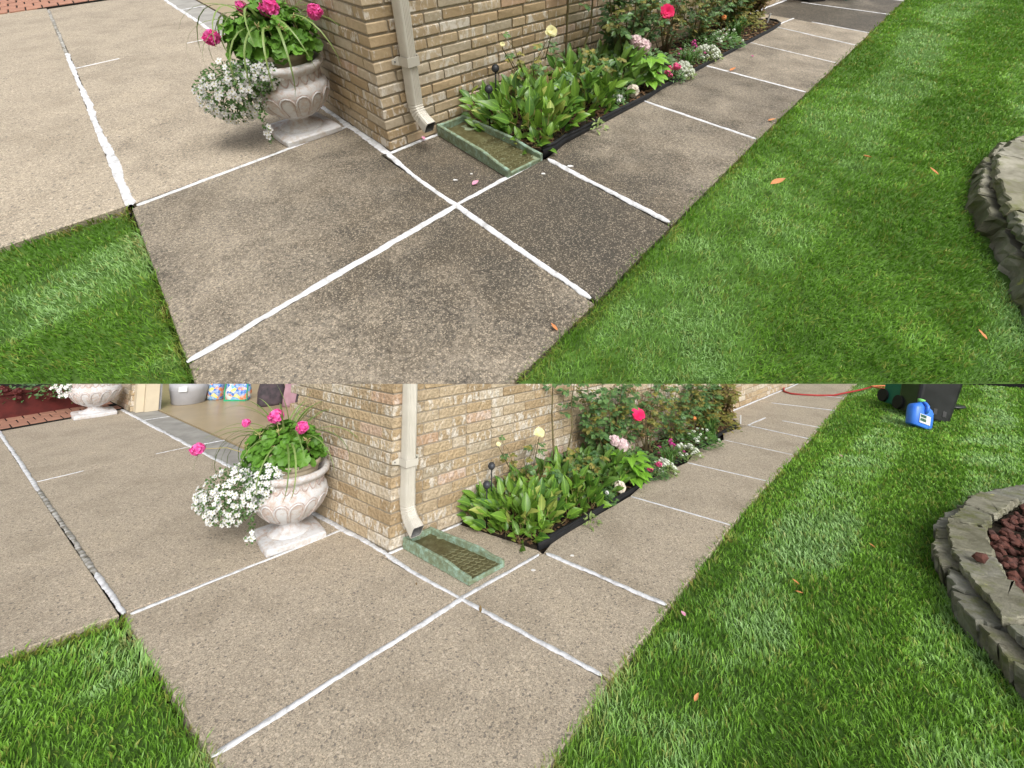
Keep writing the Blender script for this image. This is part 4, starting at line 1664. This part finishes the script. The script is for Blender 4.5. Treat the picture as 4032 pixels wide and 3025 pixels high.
    mound('undergrowth', 'dark green leaves filling the bed behind the yellowing rose, %s picture' % wd, 'plant', 1.42, .2, .26, .27, M['roseleaf'], 420, None, 0, 76, lw=.024, ll=.055)
    mound('undergrowth', 'tangle of small leaves below the dried bush, %s picture' % wd, 'plant', 3.8, .18, .30, .26, M['oldleaf'], 420, None, 0, 77, lw=.016, ll=.045)
    mound('undergrowth', 'dark low leaves under the thin stems, %s picture' % wd, 'plant', 3.0, .17, .34, .14, M['roseleaf'], 460, None, 0, 74, lw=.016, ll=.04)
    mound('dead_stems', 'red brown withered leaves behind the broad leaves, %s picture' % wd, 'plant', .98, .2, .14, .27, M['brownleaf'], 150, None, 0, 75, lw=.02, ll=.045)
    # solar lamps
    lamps = [(.66, .10, .34, 'tallest black solar lamp against the bricks'), (.52, .20, .28, 'black solar lamp half hidden by leaves near the wall'),
             (.84, .46, .13, 'low black solar lamp near the edging')]
    for s, t, z, lab in lamps:
        z *= zz
        if lab.startswith('low'):
            z += .03
        b = Y.P(s, t, 0)
        th = thing('solar_lamp', '%s, %s picture' % (lab, wd), 'garden lamp', b, 'solar lamps of the %s picture' % wd)
        part(MB().tube([b, b + Vector((0, 0, z - .015))], .0045, 6), 'stake', M['plastic'], th, True)
        q = b + Vector((0, 0, z))
        m = frame(q, (1, 0, 0), (-.25, -1, .45), Y.k)
        head = MB().lathe([(.006, -.010), (.021, -.008), (.025, -.003), (.025, .002), (.021, .004)], 16)
        head.v = [tuple(m @ Vector((v[0], v[1] * 1.0, v[2]))) for v in head.v]
        hd = part(head, 'lamp_head', M['plastic'], th, True)
        lens = MB().lathe([(.015, .004), (.014, .0052), (.001, .0055)], 12)
        lens.v = [tuple(m @ Vector(v)) for v in lens.v]
        part(lens, 'solar_cell', M['plastic2'], hd, True)
    b = Y.P(4.22, .33, 0)
    solo(MB().tube([b, b + Vector((.004, 0, .10))], .008, 8), 'marker_stake', 'short white stake at the far end of the bed, %s picture' % wd, 'stake', M['white'], b)


# ------------------------------------------------------------------ stone kerb and rock bed on the right
def build_stones():
    rng = random.Random(90)
    wd = Y.word
    zt = .14 if Y is LO else .12
    if Y is LO:
        outer = [(3.3, 2.62), (2.74, 2.34), (2.42, 2.268), (2.072, 2.195), (1.68, 2.235), (1.39, 2.31), (1.04, 2.43), (.62, 2.62), (.2, 2.86)]
        inner = [(3.3, 2.82), (2.72, 2.51), (2.29, 2.397), (2.084, 2.36), (1.70, 2.40), (1.455, 2.455), (1.15, 2.56), (.75, 2.75), (.33, 2.99)]
    else:
        outer = [(3.2, 2.6), (2.5, 2.30), (2.18, 2.217), (1.91, 2.165), (1.60, 2.185), (1.33, 2.235), (1.04, 2.33), (.62, 2.52), (.2, 2.78)]
        inner = [(3.2, 2.82), (2.45, 2.48), (2.14, 2.39), (1.93, 2.345), (1.62, 2.36), (1.38, 2.41), (1.12, 2.49), (.72, 2.67), (.3, 2.93)]
    t = thing('stone_kerb', 'dry laid sandstone edging of the raised bed, right of the %s picture' % wd, 'stone wall', Y.P(1.7, 2.3))

    def rough_stone(poly, z0, z1, name, amp, chip):
        p = ccw(px(poly))
        q = []
        for i in range(len(p)):
            a, b = Vector(p[i]), Vector(p[(i + 1) % len(p)])
            n = max(2, int((b - a).length / .022))
            for j in range(n):
                v = a.lerp(b, j / n)
                q.append((v.x + rng.uniform(-chip, chip), v.y + rng.uniform(-chip, chip)))
        n = len(q)
        cx, cy = sum(v[0] for v in q) / n, sum(v[1] for v in q) / n
        vs, fs = [], []
        lv = [(z0, 0.97), (z0 + (z1 - z0) * .3, 1.02), (z0 + (z1 - z0) * .7, 1.0), (z1 - .006, .995), (z1, .955)]
        for z, f in lv:
            for x, yy in q:
                e = rng.uniform(-amp, amp) if z < z1 - .01 else 0
                vs.append((cx + (x - cx) * f + e, cy + (yy - cy) * f + e, z + (rng.uniform(-.002, .002) if z < z1 - .003 else 0)))
        for i in range(len(lv) - 1):
            for j in range(n):
                k = (j + 1) % n
                fs.append((i * n + j, i * n + k, (i + 1) * n + k, (i + 1) * n + j))
        vs.append((cx, cy, z1))
        for j in range(n):
            fs.append(((len(lv) - 1) * n + j, (len(lv) - 1) * n + (j + 1) % n, len(vs) - 1))
        return part(MB().add(vs, fs), name, M['stone'], t)
    for i in range(len(outer) - 1):
        dz = rng.uniform(-.012, .009)
        g = .004
        a, b, c, e = outer[i], outer[i + 1], inner[i + 1], inner[i]
        sh = lambda p, q, f: (p[0] + (q[0] - p[0]) * f, p[1] + (q[1] - p[1]) * f)
        jo = rng.uniform(-.012, .012)
        a, b = (a[0], a[1] + jo), (b[0], b[1] + jo)
        a2, b2, c2, e2 = sh(a, b, .02), sh(b, a, .025), sh(c, e, .02), sh(e, c, .025)
        rough_stone([a2, b2, c2, e2], zt - .042 + dz, zt + dz, 'cap_stone', .006, .009)
    base = STONE_BASE[Y]
    # two lower courses of broken blocks
    for lay, (z0, z1, out) in enumerate(((-.03, zt - .046, .004),)):
        pts = [Y.P(*p) for p in base]
        L = [0]
        for p, q in zip(pts, pts[1:]):
            L.append(L[-1] + (q - p).length)
        pos = .1 * lay

        def at(d_):
            for i in range(len(L) - 1):
                if d_ <= L[i + 1]:
                    f = (d_ - L[i]) / (L[i + 1] - L[i])
                    return (base[i][0] + (base[i + 1][0] - base[i][0]) * f, base[i][1] + (base[i + 1][1] - base[i][1]) * f)
            return base[-1]
        while pos < L[-1] - .3:
            l = rng.uniform(.17, .36)
            p, q = at(pos), at(pos + l - .02)
            o_ = out + rng.uniform(-.022, .022)
            rough_stone([(p[0], p[1] + o_), (q[0], q[1] + o_), (q[0], q[1] + .15), (p[0], p[1] + .15)], z0, z1 + rng.uniform(-.02, .0), 'stone', .012, .012)
            pos += l
    # lava rock inside
    fill = [(s, b + .0) for s, b in inner]
    p = px([(s, b - .03) for s, b in fill] + [(.3, 5), (3.3, 5)])
    struct(MB().add([(x, yy, zt - .075) for x, yy in p], [tuple(range(len(p)))]), 'rock_bed', M['earth'])
    ico = bmesh.new()
    bmesh.ops.create_icosphere(ico, subdivisions=1, radius=1)
    iv = [v.co.copy() for v in ico.verts]
    iF = [tuple(v.index for v in f.verts) for f in ico.faces]
    ico.free()

    def rock(c, r):
        m = Matrix.Rotation(rng.uniform(0, 6), 3, 'X') @ Matrix.Rotation(rng.uniform(0, 6), 3, 'Z')
        return [c + (m @ Vector((v.x * r * rng.uniform(.8, 1.25), v.y * r * rng.uniform(.65, 1.0), v.z * r * rng.uniform(.6, .95)))) for v in iv], iF
    mb = MB()
    for i in range(1700):
        s = rng.uniform(.6, 3.0)
        b0 = lerp_poly(sorted(inner), s)
        b = b0 + .015 + rng.random() * .8
        mb.add(*rock(Y.P(s, b, zt - .07 + rng.random() * .035), rng.uniform(.014, .03)))
    o = solo(mb, 'lava_rock', 'dark red lava rock mulch inside the stone edging, %s picture' % wd, 'rock', M['lava'], Y.P(1.6, 2.6))
    o['kind'] = 'stuff'
    if Y is LO:
        mb = MB().add(*rock(Y.P(1.56, 2.355, zt + .022), .032))
        solo(mb, 'lava_rock', 'single red lava rock lying on a cap stone', 'rock', M['lava'], Y.P(1.56, 2.355, zt))
        for s, b, z in ((1.95, 2.52, zt), (1.62, 2.55, zt - .01)):
            fallen_leaf(s, b, z - .01, .055, rng.uniform(0, 6), 'peach coloured dry leaf on the lava rock, %s' % ('upper of two' if s > 1.8 else 'lower of two'), 'deadleaf')


# ------------------------------------------------------------------ loose leaves and petals
def fallen_leaf(s, t, z, L, rot, label, mat, name='fallen_leaf', cat='leaf', wd=.42, bend=-.5):
    mb = MB()
    vs, fs = ovate(L, L * wd, .5, bend, 5, 1, .06, int(s * 100))
    m = Matrix.Translation(Y.P(s, t, z)) @ Matrix.Rotation(rot, 4, 'Z') @ Matrix.Rotation(.15, 4, 'Y')
    mb.add([m @ Vector(v) for v in vs], fs)
    return solo(mb, name, label, cat, M[mat], Y.P(s, t, z), True)


def build_litter():
    if Y is UP:
        L = [(1.634, 1.776, .045, .062, 1.9, 'curled orange leaf in the middle of the upper lawn', 'deadleaf'),
             (1.03, 1.52, .042, .065, -1.3, 'orange leaf on the upper lawn closest to the walk slabs', 'deadleaf'),
             (1.70, 2.034, .03, .045, .3, 'brown leaf sunk in the upper lawn near the stones', 'deadleaf'),
             (1.806, 1.235, .006, .04, -1.5, 'small orange leaf at the lawn edge of the upper walk', 'deadleaf'),
             (-.233, 1.366, .006, .028, .7, 'orange leaf scrap on the stained slab by the lawn', 'deadleaf'),
             (2.50, .70, .012, .055, -1.0, 'brown leaf lying on the sealant of the upper walk', 'deadleaf'),
             (.64, 2.28, .03, .03, .2, 'orange leaf scrap under the stones, upper picture', 'deadleaf')]
        for a in L:
            fallen_leaf(*a)
        fallen_leaf(.10, .55, .006, .032, -.9, 'pink petal on the stained slab left of the splash block', 'petal', 'petal', 'petal', .75)
        fallen_leaf(.19, .03, .012, .026, .4, 'pink petal under the downspout outlet', 'petal', 'petal', 'petal', .8)
        fallen_leaf(2.99, .68, .008, .022, .4, 'magenta petal on the upper walk near the alyssum', 'magenta', 'petal', 'petal', .9)
        chips = [(.559, .755, .018), (.411, .712, .014), (.07, .46, .012), (.16, .47, .01)]
    else:
        L = [(.985, 1.735, .045, .034, .5, 'orange leaf on the lower lawn, upper one of the pair', 'deadleaf'),
             (.918, 1.767, .045, .038, 1.6, 'brown leaf on the lower lawn, lower one of the pair', 'deadleaf'),
             (1.654, 1.927, .04, .03, .3, 'small brown leaf on the lower lawn near the stones', 'deadleaf'),
             (-.002, 1.675, .04, .032, -.8, 'pale orange leaf in the nearest part of the lower lawn', 'deadleaf'),
             (3.446, 1.441, .03, .035, .2, 'pale leaf on the far part of the lower lawn', 'petal'),
             (-.073, .765, .006, .034, .2, 'dark dry leaf beside the sealant crossing, lower picture', 'brownleaf')]
        for a in L:
            fallen_leaf(*a)
        fallen_leaf(.428, 1.447, .035, .025, .4, 'pink petal on the lower lawn beside the walk', 'petal', 'petal', 'petal', .8)
        fallen_leaf(-.116, .383, .005, .018, .4, 'tiny dark scrap on the clean slab left of the splash block', 'brownleaf')
        chips = [(.352, .695, .014), (.60, .75, .016)]
    for i, (s, t, r) in enumerate(chips):
        rr = random.Random(i)
        p = Y.P(s, t)
        vs = [(p.x + r * rr.uniform(.5, 1) * math.cos(a), p.y + r * .7 * rr.uniform(.5, 1) * math.sin(a)) for a in [0, 1.1, 2.2, 3.4, 4.4, 5.4]]
        where = (['right of the splash block', 'in front of the splash block', 'on the dirt left of the splash block', 'between the petal and the splash block'] if Y is UP
                 else ['near the sealant end', 'just past the cross joint'])[i]
        solo(MB().prism(vs, .001, .005), 'sealant_chip', 'white scrap of sealant %s, %s picture' % (where, Y.word), 'scrap', M['chip'], p)


# ------------------------------------------------------------------ bins, jug, hose, garage end
def make_cart(base, yaw, lean, w, dpt, h, mat, label):
    t = thing('wheeled_bin', label, 'bin', base)
    Mx = Matrix.Translation(base) @ Matrix.Rotation(lean, 4, 'Y') @ Matrix.Rotation(yaw, 4, 'Z')

    def rrect(a, b, r, z):
        pts = []
        for qx, qy, a0 in ((1, 1, 0), (-1, 1, 90), (-1, -1, 180), (1, -1, 270)):
            for i in range(4):
                an = R(a0 + 30 * i)
                pts.append((qx * (a - r) + r * math.cos(an), qy * (b - r) + r * math.sin(an), z))
        return pts
    mb = MB()
    secs = [(.40, .02, .0), (.42, .04, .02), (.455, .04, .3), (.49, .04, .62), (.5, .04, .9), (.53, .045, .905), (.53, .045, .95)]
    vs, fs = [], []
    for f, r, z in secs:
        vs += rrect(w * f * 1.0, dpt * f * 1.0, r, z * h)
    n = 16
    for i in range(len(secs) - 1):
        for j in range(n):
            k = (j + 1) % n
            fs.append((i * n + j, i * n + k, (i + 1) * n + k, (i + 1) * n + j))
    fs += [tuple(range(n))[::-1], tuple((len(secs) - 1) * n + j for j in range(n))]
    mb.add([Mx @ Vector(v) for v in vs], fs)
    part(mb, 'body', mat, t)
    for x in (-.22, .0, .22):
        r = MB().box((x * w - .018, -dpt * .455, .06 * h), (x * w + .018, -dpt * .40, .62 * h), Mx @ Matrix.Rotation(R(-3.5), 4, 'X'))
        part(r, 'rib', mat, t)
    for sg in (-1, 1):
        c = Mx @ Vector((sg * w * .43, dpt * .36, .09))
        ax = (Mx.to_3x3() @ Vector((1, 0, 0))).normalized()
        part(MB().tube([c - ax * .025, c + ax * .025], .09, 18), 'wheel', M['wheel'], t)
    part(MB().box((-w * .54, -dpt * .56, .955 * h), (w * .54, dpt * .56, .985 * h), Mx), 'lid', mat, t)
    part(MB().tube([Mx @ Vector((-w * .4, dpt * .6, .9 * h)), Mx @ Vector((w * .4, dpt * .6, .9 * h))], .016, 8), 'handle', mat, t)
    return t


def build_far():
    wd = Y.word
    if Y is UP:
        make_cart(Y.P(5.95, .20, 0), R(20), 0, .34, .36, .75, M['blackbin'], 'black bin standing on the far wet slab, upper picture')
        make_cart(Y.P(6.35, .45, 0), R(35), 0, .30, .34, .75, M['greenbin'], 'green bin behind the black bin, upper picture')
    else:
        make_cart(Y.P(6.42, 1.53, .0), R(-6), R(19), .38, .42, .95, M['greenbin'], 'green wheeled bin on the lawn behind the black bin, lower picture')
        make_cart(Y.P(5.95, 1.76, .0), R(-12), R(19), .44, .42, .95, M['blackbin'], 'black wheeled bin on the lawn behind the blue jug, lower picture')
        # blue jug leaning on the bin
        b = Y.P(5.30, 1.78, .0)
        j = thing('blue_jug', 'blue plastic jug with green cap leaning on the black bin', 'jug', b)
        Mx = Matrix.Translation(b) @ Matrix.Rotation(R(21), 4, 'Y') @ Matrix.Rotation(R(-9), 4, 'X')
        secs = [(.115, .06, 0), (.122, .066, .012), (.124, .068, .13), (.122, .066, .20), (.105, .06, .235), (.06, .045, .262), (.03, .03, .275), (.028, .028, .295)]
        vs, fs = [], []
        n = 20
        for a, c, z in secs:
            for i in range(n):
                th = 2 * math.pi * i / n
                q = 4.0 if z < .24 else 2.4
                cx, sx = math.cos(th), math.sin(th)
                f = (abs(cx) ** q + abs(sx) ** q) ** (-1 / q)
                vs.append(Mx @ Vector((a * cx * f, c * sx * f, z)))
        for i in range(len(secs) - 1):
            for k in range(n):
                m = (k + 1) % n
                fs.append((i * n + k, i * n + m, (i + 1) * n + m, (i + 1) * n + k))
        fs += [tuple(range(n))[::-1], tuple((len(secs) - 1) * n + k for k in range(n))]
        part(MB().add(vs, fs), 'body', M['jug'], j, True)
        part(MB().tube([Mx @ Vector(v) for v in ((.0, -.066, .17), (0, -.088, .21), (0, -.085, .25), (0, -.05, .285), (.0, -.02, .29))], .017, 10), 'handle', M['jug'], j, True)
        part(MB().tube([Mx @ Vector((0, 0, .288)), Mx @ Vector((0, 0, .325))], .034, 16), 'cap', M['jugcap'], j, True)
        lb = part(MB().box((-.065, -.0725, .045), (.06, -.069, .145), Mx), 'label_sticker', M['paper'], j)
        for z0, z1 in ((.108, .138), (.066, .098)):
            part(MB().box((-.058, -.0745, z0), (.008, -.0715, z1), Mx), 'label_print', M['ink'], lb)
        # flat black thing in the grass
        b = Y.P(6.77, 2.0, .035)
        mb = MB().lathe([(.06, -.02), (.1, -.012), (.11, .0), (.1, .012), (.05, .016)], 20, b)
        mb.v = [(b.x + (x - b.x) * 1.25, yy, z) for x, yy, z in mb.v]
        solo(mb, 'black_lid', 'flat black plastic lid lying on the lawn right of the bins', 'lid', M['blackbin'], b, True)
        # hoses
        pl = [(7.9, -.1), (7.37, -.06), (6.95, .0), (6.66, .09), (6.53, .22), (6.55, .36), (6.62, .52), (6.78, .70), (6.95, .84), (7.3, .93), (7.7, 1.0)]
        pts = [Y.P(s, t, .014 if t < .8 else .05) for s, t in pl]
        solo(MB().tube(pts, .013, 8), 'garden_hose', 'red garden hose lying across the far walk', 'hose', M['hose'], pts[4], True)
        pl = [(8.3, 1.4), (8.0, 1.22), (7.85, 1.08), (7.72, 1.0), (7.66, 1.05), (7.6, 1.2), (7.3, 1.32), (7.2, 1.45)]
        pts = [Y.P(s, t, .06) for s, t in pl]
        solo(MB().tube(pts, .012, 8), 'extension_cord', 'orange cord looped on the grass left of the green bin', 'cord', M['hose2'], pts[3], True)
    # garage floor and porch paving
    mb = MB()
    mb.prism(px([(.31, -1.12), (.31, -9.0), (6, -9.0), (6, -1.12)]), -.06, .006)
    struct(mb, 'garage_floor', M['floor'])
    mb = MB().prism(px([(-6, -5.85 if Y is UP else -5.3), (-1.1, -5.85 if Y is UP else -5.2), (.05, -6.15 if Y is UP else -5.62), (.05, -9.5), (-6, -9.5)]), -.05, .012)
    porch = struct(mb, 'porch_paving', M['gap'])
    rr = random.Random(77)
    yb = (-5.86, -6.16) if Y is UP else (-5.2, -5.63)
    for r in range(12):
        for c in range(18):
            s = .03 - c * .145 - .07 * (r % 2)
            f = (s + 1.1) / 1.15
            t0 = yb[0] + (yb[1] - yb[0]) * f - .01
            t = t0 - r * .215
            q = inset(ccw(px([(s, t), (s - .14, t + .055 * (1 if Y is LO else .9)), (s - .14, t - .205 + .055), (s, t - .205)])), .004)
            if any((LO_N.dot(Vector((*v, 0))) > LO_D) for v in q) and Y is LO:
                continue
            part(MB().prism(q, 0, .02 + rr.uniform(-.002, .002), .004), 'paver', M['paver'], porch)
    if Y is LO:
        build_garage()


def build_garage():
    # second urn by the porch
    b = Y.P(-.27, -5.47)
    make_urn(b, 1.12, R(Y.au + 8), 'second stone urn standing by the terracotta paving at the far left')
    c = b + Vector((-.10, -.06, .44))
    th = thing('trailing_bacopa', 'white trailing flowers over the second urn at the far left', 'flower', c)
    rr = random.Random(5)
    mb = MB()
    for i in range(500):
        p = c + Vector((rr.gauss(-.08, .11), rr.gauss(0, .08), rr.gauss(-.03, .07)))
        vs, fs = ovate(.025, .018, .2, .3, 2)
        m = frame(p, (rr.uniform(-1, 1), -.6, rr.uniform(-.5, .5)), (0, -.6, .8))
        mb.add([m @ Vector(v) for v in vs], fs)
    o = part(mb, 'foliage', M['bacleaf'], th)
    o['kind'] = 'stuff'
    for i in range(60):
        p = c + Vector((rr.gauss(-.08, .12), -.05 + rr.gauss(0, .07), rr.gauss(-.04, .08)))
        inst(rr.choice(LIB['bac']), 'flower', th, frame(p, (1, 0, 0), (rr.uniform(-.4, .4), -1, .4), 1.5))
    # red planter box with red flowers behind it
    q0 = Y.P(-.55, -6.35)
    box = thing('planter_box', 'dark red planter box behind the second urn', 'planter', q0)
    part(MB().prism(px([(-.15, -6.15), (-1.3, -5.75), (-1.3, -6.2), (-.15, -6.6)]), .012, .30, .006), 'box', M['redplanter'], box)
    part(MB().prism(px([(-.12, -6.13), (-1.33, -5.72), (-1.33, -5.78), (-.12, -6.2)]), .30, .335, .005), 'rail', M['redplanter'], box)
    fl = thing('red_flowers', 'red flowers darkened with painted shade above the planter box, far left', 'flower', Y.P(-.85, -5.95, .3))
    mb = MB()
    for i in range(300):
        p = Y.P(rr.uniform(-1.25, -.3), -5.85 + rr.uniform(-.25, .05), rr.uniform(.2, .42))
        vs, fs = ovate(.05, .03, .2, .4, 3)
        m = frame(p, (rr.uniform(-1, 1), -.6, rr.uniform(-.5, .8)), (0, -.6, .8))
        mb.add([m @ Vector(v) for v in vs], fs)
    o = part(mb, 'foliage', M['roseleaf'], fl)
    o['kind'] = 'stuff'
    hm = ball_mesh(M['redplanter'], .03, 14, .025, 3)  # blooms take the planter's dark red, shade painted into their colour
    for i in range(9):
        p = Y.P(rr.uniform(-1.2, -.4), -5.82 + rr.uniform(-.12, .05), rr.uniform(.22, .40))
        inst(hm, 'flower_head', fl, Matrix.Translation(p))
    # far brick pier with the door trim
    pier = thing('brick_pier', 'brick pier between porch and garage at the far left', 'wall', Y.P(.06, -5.75))
    part(MB().prism(px([(.055, -5.36), (.30, -5.36), (.30, -6.5), (.055, -6.5)]), 0, .7), 'mortar', M['mortar'], pier)
    eu, ew = Vector((*Y.eu, 0)), Vector((*Y.ew, 0))
    for c in range(7):
        for i in range(6):
            t = -5.36 - i * .215 - (.1 if c % 2 else 0)
            q = px([(.05, t), (.15, t), (.15, t - .205), (.05, t - .205)])
            part(MB().prism(q, c * .0685 + .004, c * .0685 + .064, .003), 'brick', M['brick'], pier)
        q = px([(.05, -5.35), (.16, -5.35), (.16, -5.45), (.05, -5.45)])
        part(MB().prism(q, c * .0685 + .004, c * .0685 + .064, .003), 'brick', M['brick'], pier)
    tr = thing('door_trim', 'cream painted garage door frame beside the far pier', 'door frame', Y.P(.2, -5.3))
    part(MB().prism(px([(.16, -5.20), (.30, -5.20), (.30, -5.345), (.16, -5.345)]), .0, .8, .003), 'jamb', M['trim'], tr)
    part(MB().prism(px([(.08, -5.24), (.157, -5.24), (.157, -5.345), (.08, -5.345)]), .0, .8, .003), 'casing', M['trim'], tr)
    part(MB().prism(px([(.303, -5.22), (.33, -5.22), (.33, -5.40), (.303, -5.40)]), .0, .8), 'track', M['panel'], tr)
    # garage return of the near wall and things stored inside
    near = thing('garage_jamb', 'cream door frame at the end of the near brick wall', 'door frame', Y.P(.1, -1.09))
    part(MB().prism(px([(.02, -1.08), (.2, -1.08), (.2, -1.11), (.02, -1.11)]), 0, .9, .002), 'jamb', M['trim'], near)
    c = Y.P(.70, -5.47)
    tub = thing('grey_tub', 'large grey plastic tub inside the garage', 'tub', c)
    part(MB().lathe([(.185, .006), (.195, .012), (.225, .2), (.23, .21), (.228, .24), (.25, .5), (.27, .52), (.27, .56), (.25, .56), (.2, .1), (.01, .08)], 40, c), 'shell', M['tub'], tub, True)
    part(MB().box((-.05, -.005, .20), (.05, .003, .27), Matrix.Translation(c) @ Matrix.Rotation(R(20), 4, 'Z') @ Matrix.Translation((0, -.242, 0))), 'sticker', M['paper'], tub)
    # printed bags
    for i, (s, t, wdt, h, lab) in enumerate(((1.02, -5.45, .19, .32, 'blue and white printed bag next to the grey tub'), (1.2, -5.18, .33, .34, 'colourful printed bag with green edges inside the garage'))):
        c = Y.P(s, t)
        bag = thing('printed_bag', lab, 'bag', c)
        vs, fs = [], []
        n = 16
        for z, a, q in ((0.006, .9, .55), (.03, 1, .7), (.12, 1.05, .75), (.22, .98, .6), (.3, .95, .3), (h, .97, .08)):
            for k in range(n):
                th_ = 2 * math.pi * k / n
                cx, sx = math.cos(th_), math.sin(th_)
                f = (abs(cx) ** 4 + abs(sx) ** 4) ** -.25
                vs.append(c + Vector((wdt * .5 * a * cx * f + .006 * math.sin(k * 3 + z * 40), .12 * q * sx * f + .006 * math.cos(k * 2 + z * 50), z)))
        for r in range(5):
            for k in range(n):
                m = (k + 1) % n
                fs.append((r * n + k, r * n + m, (r + 1) * n + m, (r + 1) * n + k))
        fs.append(tuple(range(n))[::-1])
        part(MB().add(vs, fs), 'sack', M['bag'], bag, True)
        if i:
            for x in (-.5, .5):
                part(MB().tube([c + Vector((wdt * x * .98, -.05, .01)), c + Vector((wdt * x, -.07, .12)), c + Vector((wdt * x * .95, -.03, h))], .008, 6), 'seam', M['baggreen'], bag)
            part(MB().tube([c + Vector((-wdt * .48, -.075, .014)), c + Vector((wdt * .48, -.075, .014))], .012, 6), 'seam', M['baggreen'], bag)
    # dark things along the back; the first is added for the dark interior
    for i, (s, t, wdt, mat, lab) in enumerate(((1.0, -6.0, .5, 'dark', 'added dark bundle standing in for the dark garage interior behind the bags'), (1.35, -4.55, .3, 'dark', 'dark bundle left of the pink cloth in the garage'),
                                               (1.5, -4.25, .2, 'pinkcloth', 'pink grey cloth bundle in the garage'), (1.6, -3.9, .4, 'dark', 'dark bundle beside the near brick wall in the garage'))):
        c = Y.P(s, t)
        rr2 = random.Random(i)
        mb = MB().lathe([(wdt * .5, .006), (wdt * .54, .05), (wdt * .5, .2), (wdt * .42, .4), (wdt * .2, .5), (.01, .52)], 18, c,
                        wob=lambda th_, z: .03 * math.sin(th_ * 3 + i) + .015 * math.sin(th_ * 7 + z * 20))
        solo(mb, 'cloth_bundle', lab, 'bundle', M[mat], c, True)


# ------------------------------------------------------------------ build both yards
for Y in (LO, UP):
    build_ground()
    build_wall()
    build_spout()
    build_splash()
    build_urn()
    build_bed()
    build_stones()
    build_litter()
    build_far()
    build_grass()


# ------------------------------------------------------------------ end each yard at the foot of the bank
def yard_matrix(o):
    m = o.matrix_basis.copy()
    p = o.parent
    while p is not None:
        m = p.matrix_basis @ m
        p = p.parent
    return m


gone = []
for o, yd in list(OWN.items()):
    if o.type != 'MESH' or o.name.startswith('grass'):
        continue
    n, dd = (LO_N, LO_D) if yd is LO else (-UP_N, -UP_D)
    m = yard_matrix(o)
    c = np.empty(len(o.data.vertices) * 3, np.float32)
    o.data.vertices.foreach_get('co', c)
    c = c.reshape(-1, 3)
    mm = np.array(m)
    v = (c @ mm[:3, :3].T + mm[:3, 3]) @ np.array(n) - dd
    if v.max() <= 1e-4:
        continue
    if v.min() >= -1e-4:
        gone.append(o)
        continue
    if o.data.users > 1:
        o.data = o.data.copy()
    bm = bmesh.new()
    bm.from_mesh(o.data)
    inv = m.inverted()
    # plane in object space
    co = inv @ (n * (dd / n.dot(n)))
    no = (m.to_3x3().transposed() @ n).normalized()
    r = bmesh.ops.bisect_plane(bm, geom=bm.verts[:] + bm.edges[:] + bm.faces[:], plane_co=co, plane_no=no, clear_outer=True)
    ed = [e for e in r['geom_cut'] if isinstance(e, bmesh.types.BMEdge)]
    if o.name.split('.')[0] in ('brick', 'mortar', 'slab', 'body', 'jamb', 'shell', 'box', 'casing', 'track', 'brick_field', 'pavement', 'garage_floor', 'porch_paving'):
        try:
            bmesh.ops.edgenet_fill(bm, edges=ed)
        except Exception:
            pass
    bm.to_mesh(o.data)
    bm.free()
for o in gone:
    for ch in list(o.children):
        if ch not in gone:
            ch.parent = None
            gone.append(ch)
for o in gone:
    OWN.pop(o, None)
    bpy.data.objects.remove(o, do_unlink=True)
for o in [o for o, yd in OWN.items() if o.type == 'EMPTY' and not o.children]:
    OWN.pop(o, None)
    bpy.data.objects.remove(o, do_unlink=True)
# the upper yard stands on the bank
for o, yd in OWN.items():
    if yd is UP and o.parent is None:
        o.matrix_basis = BANK @ o.matrix_basis
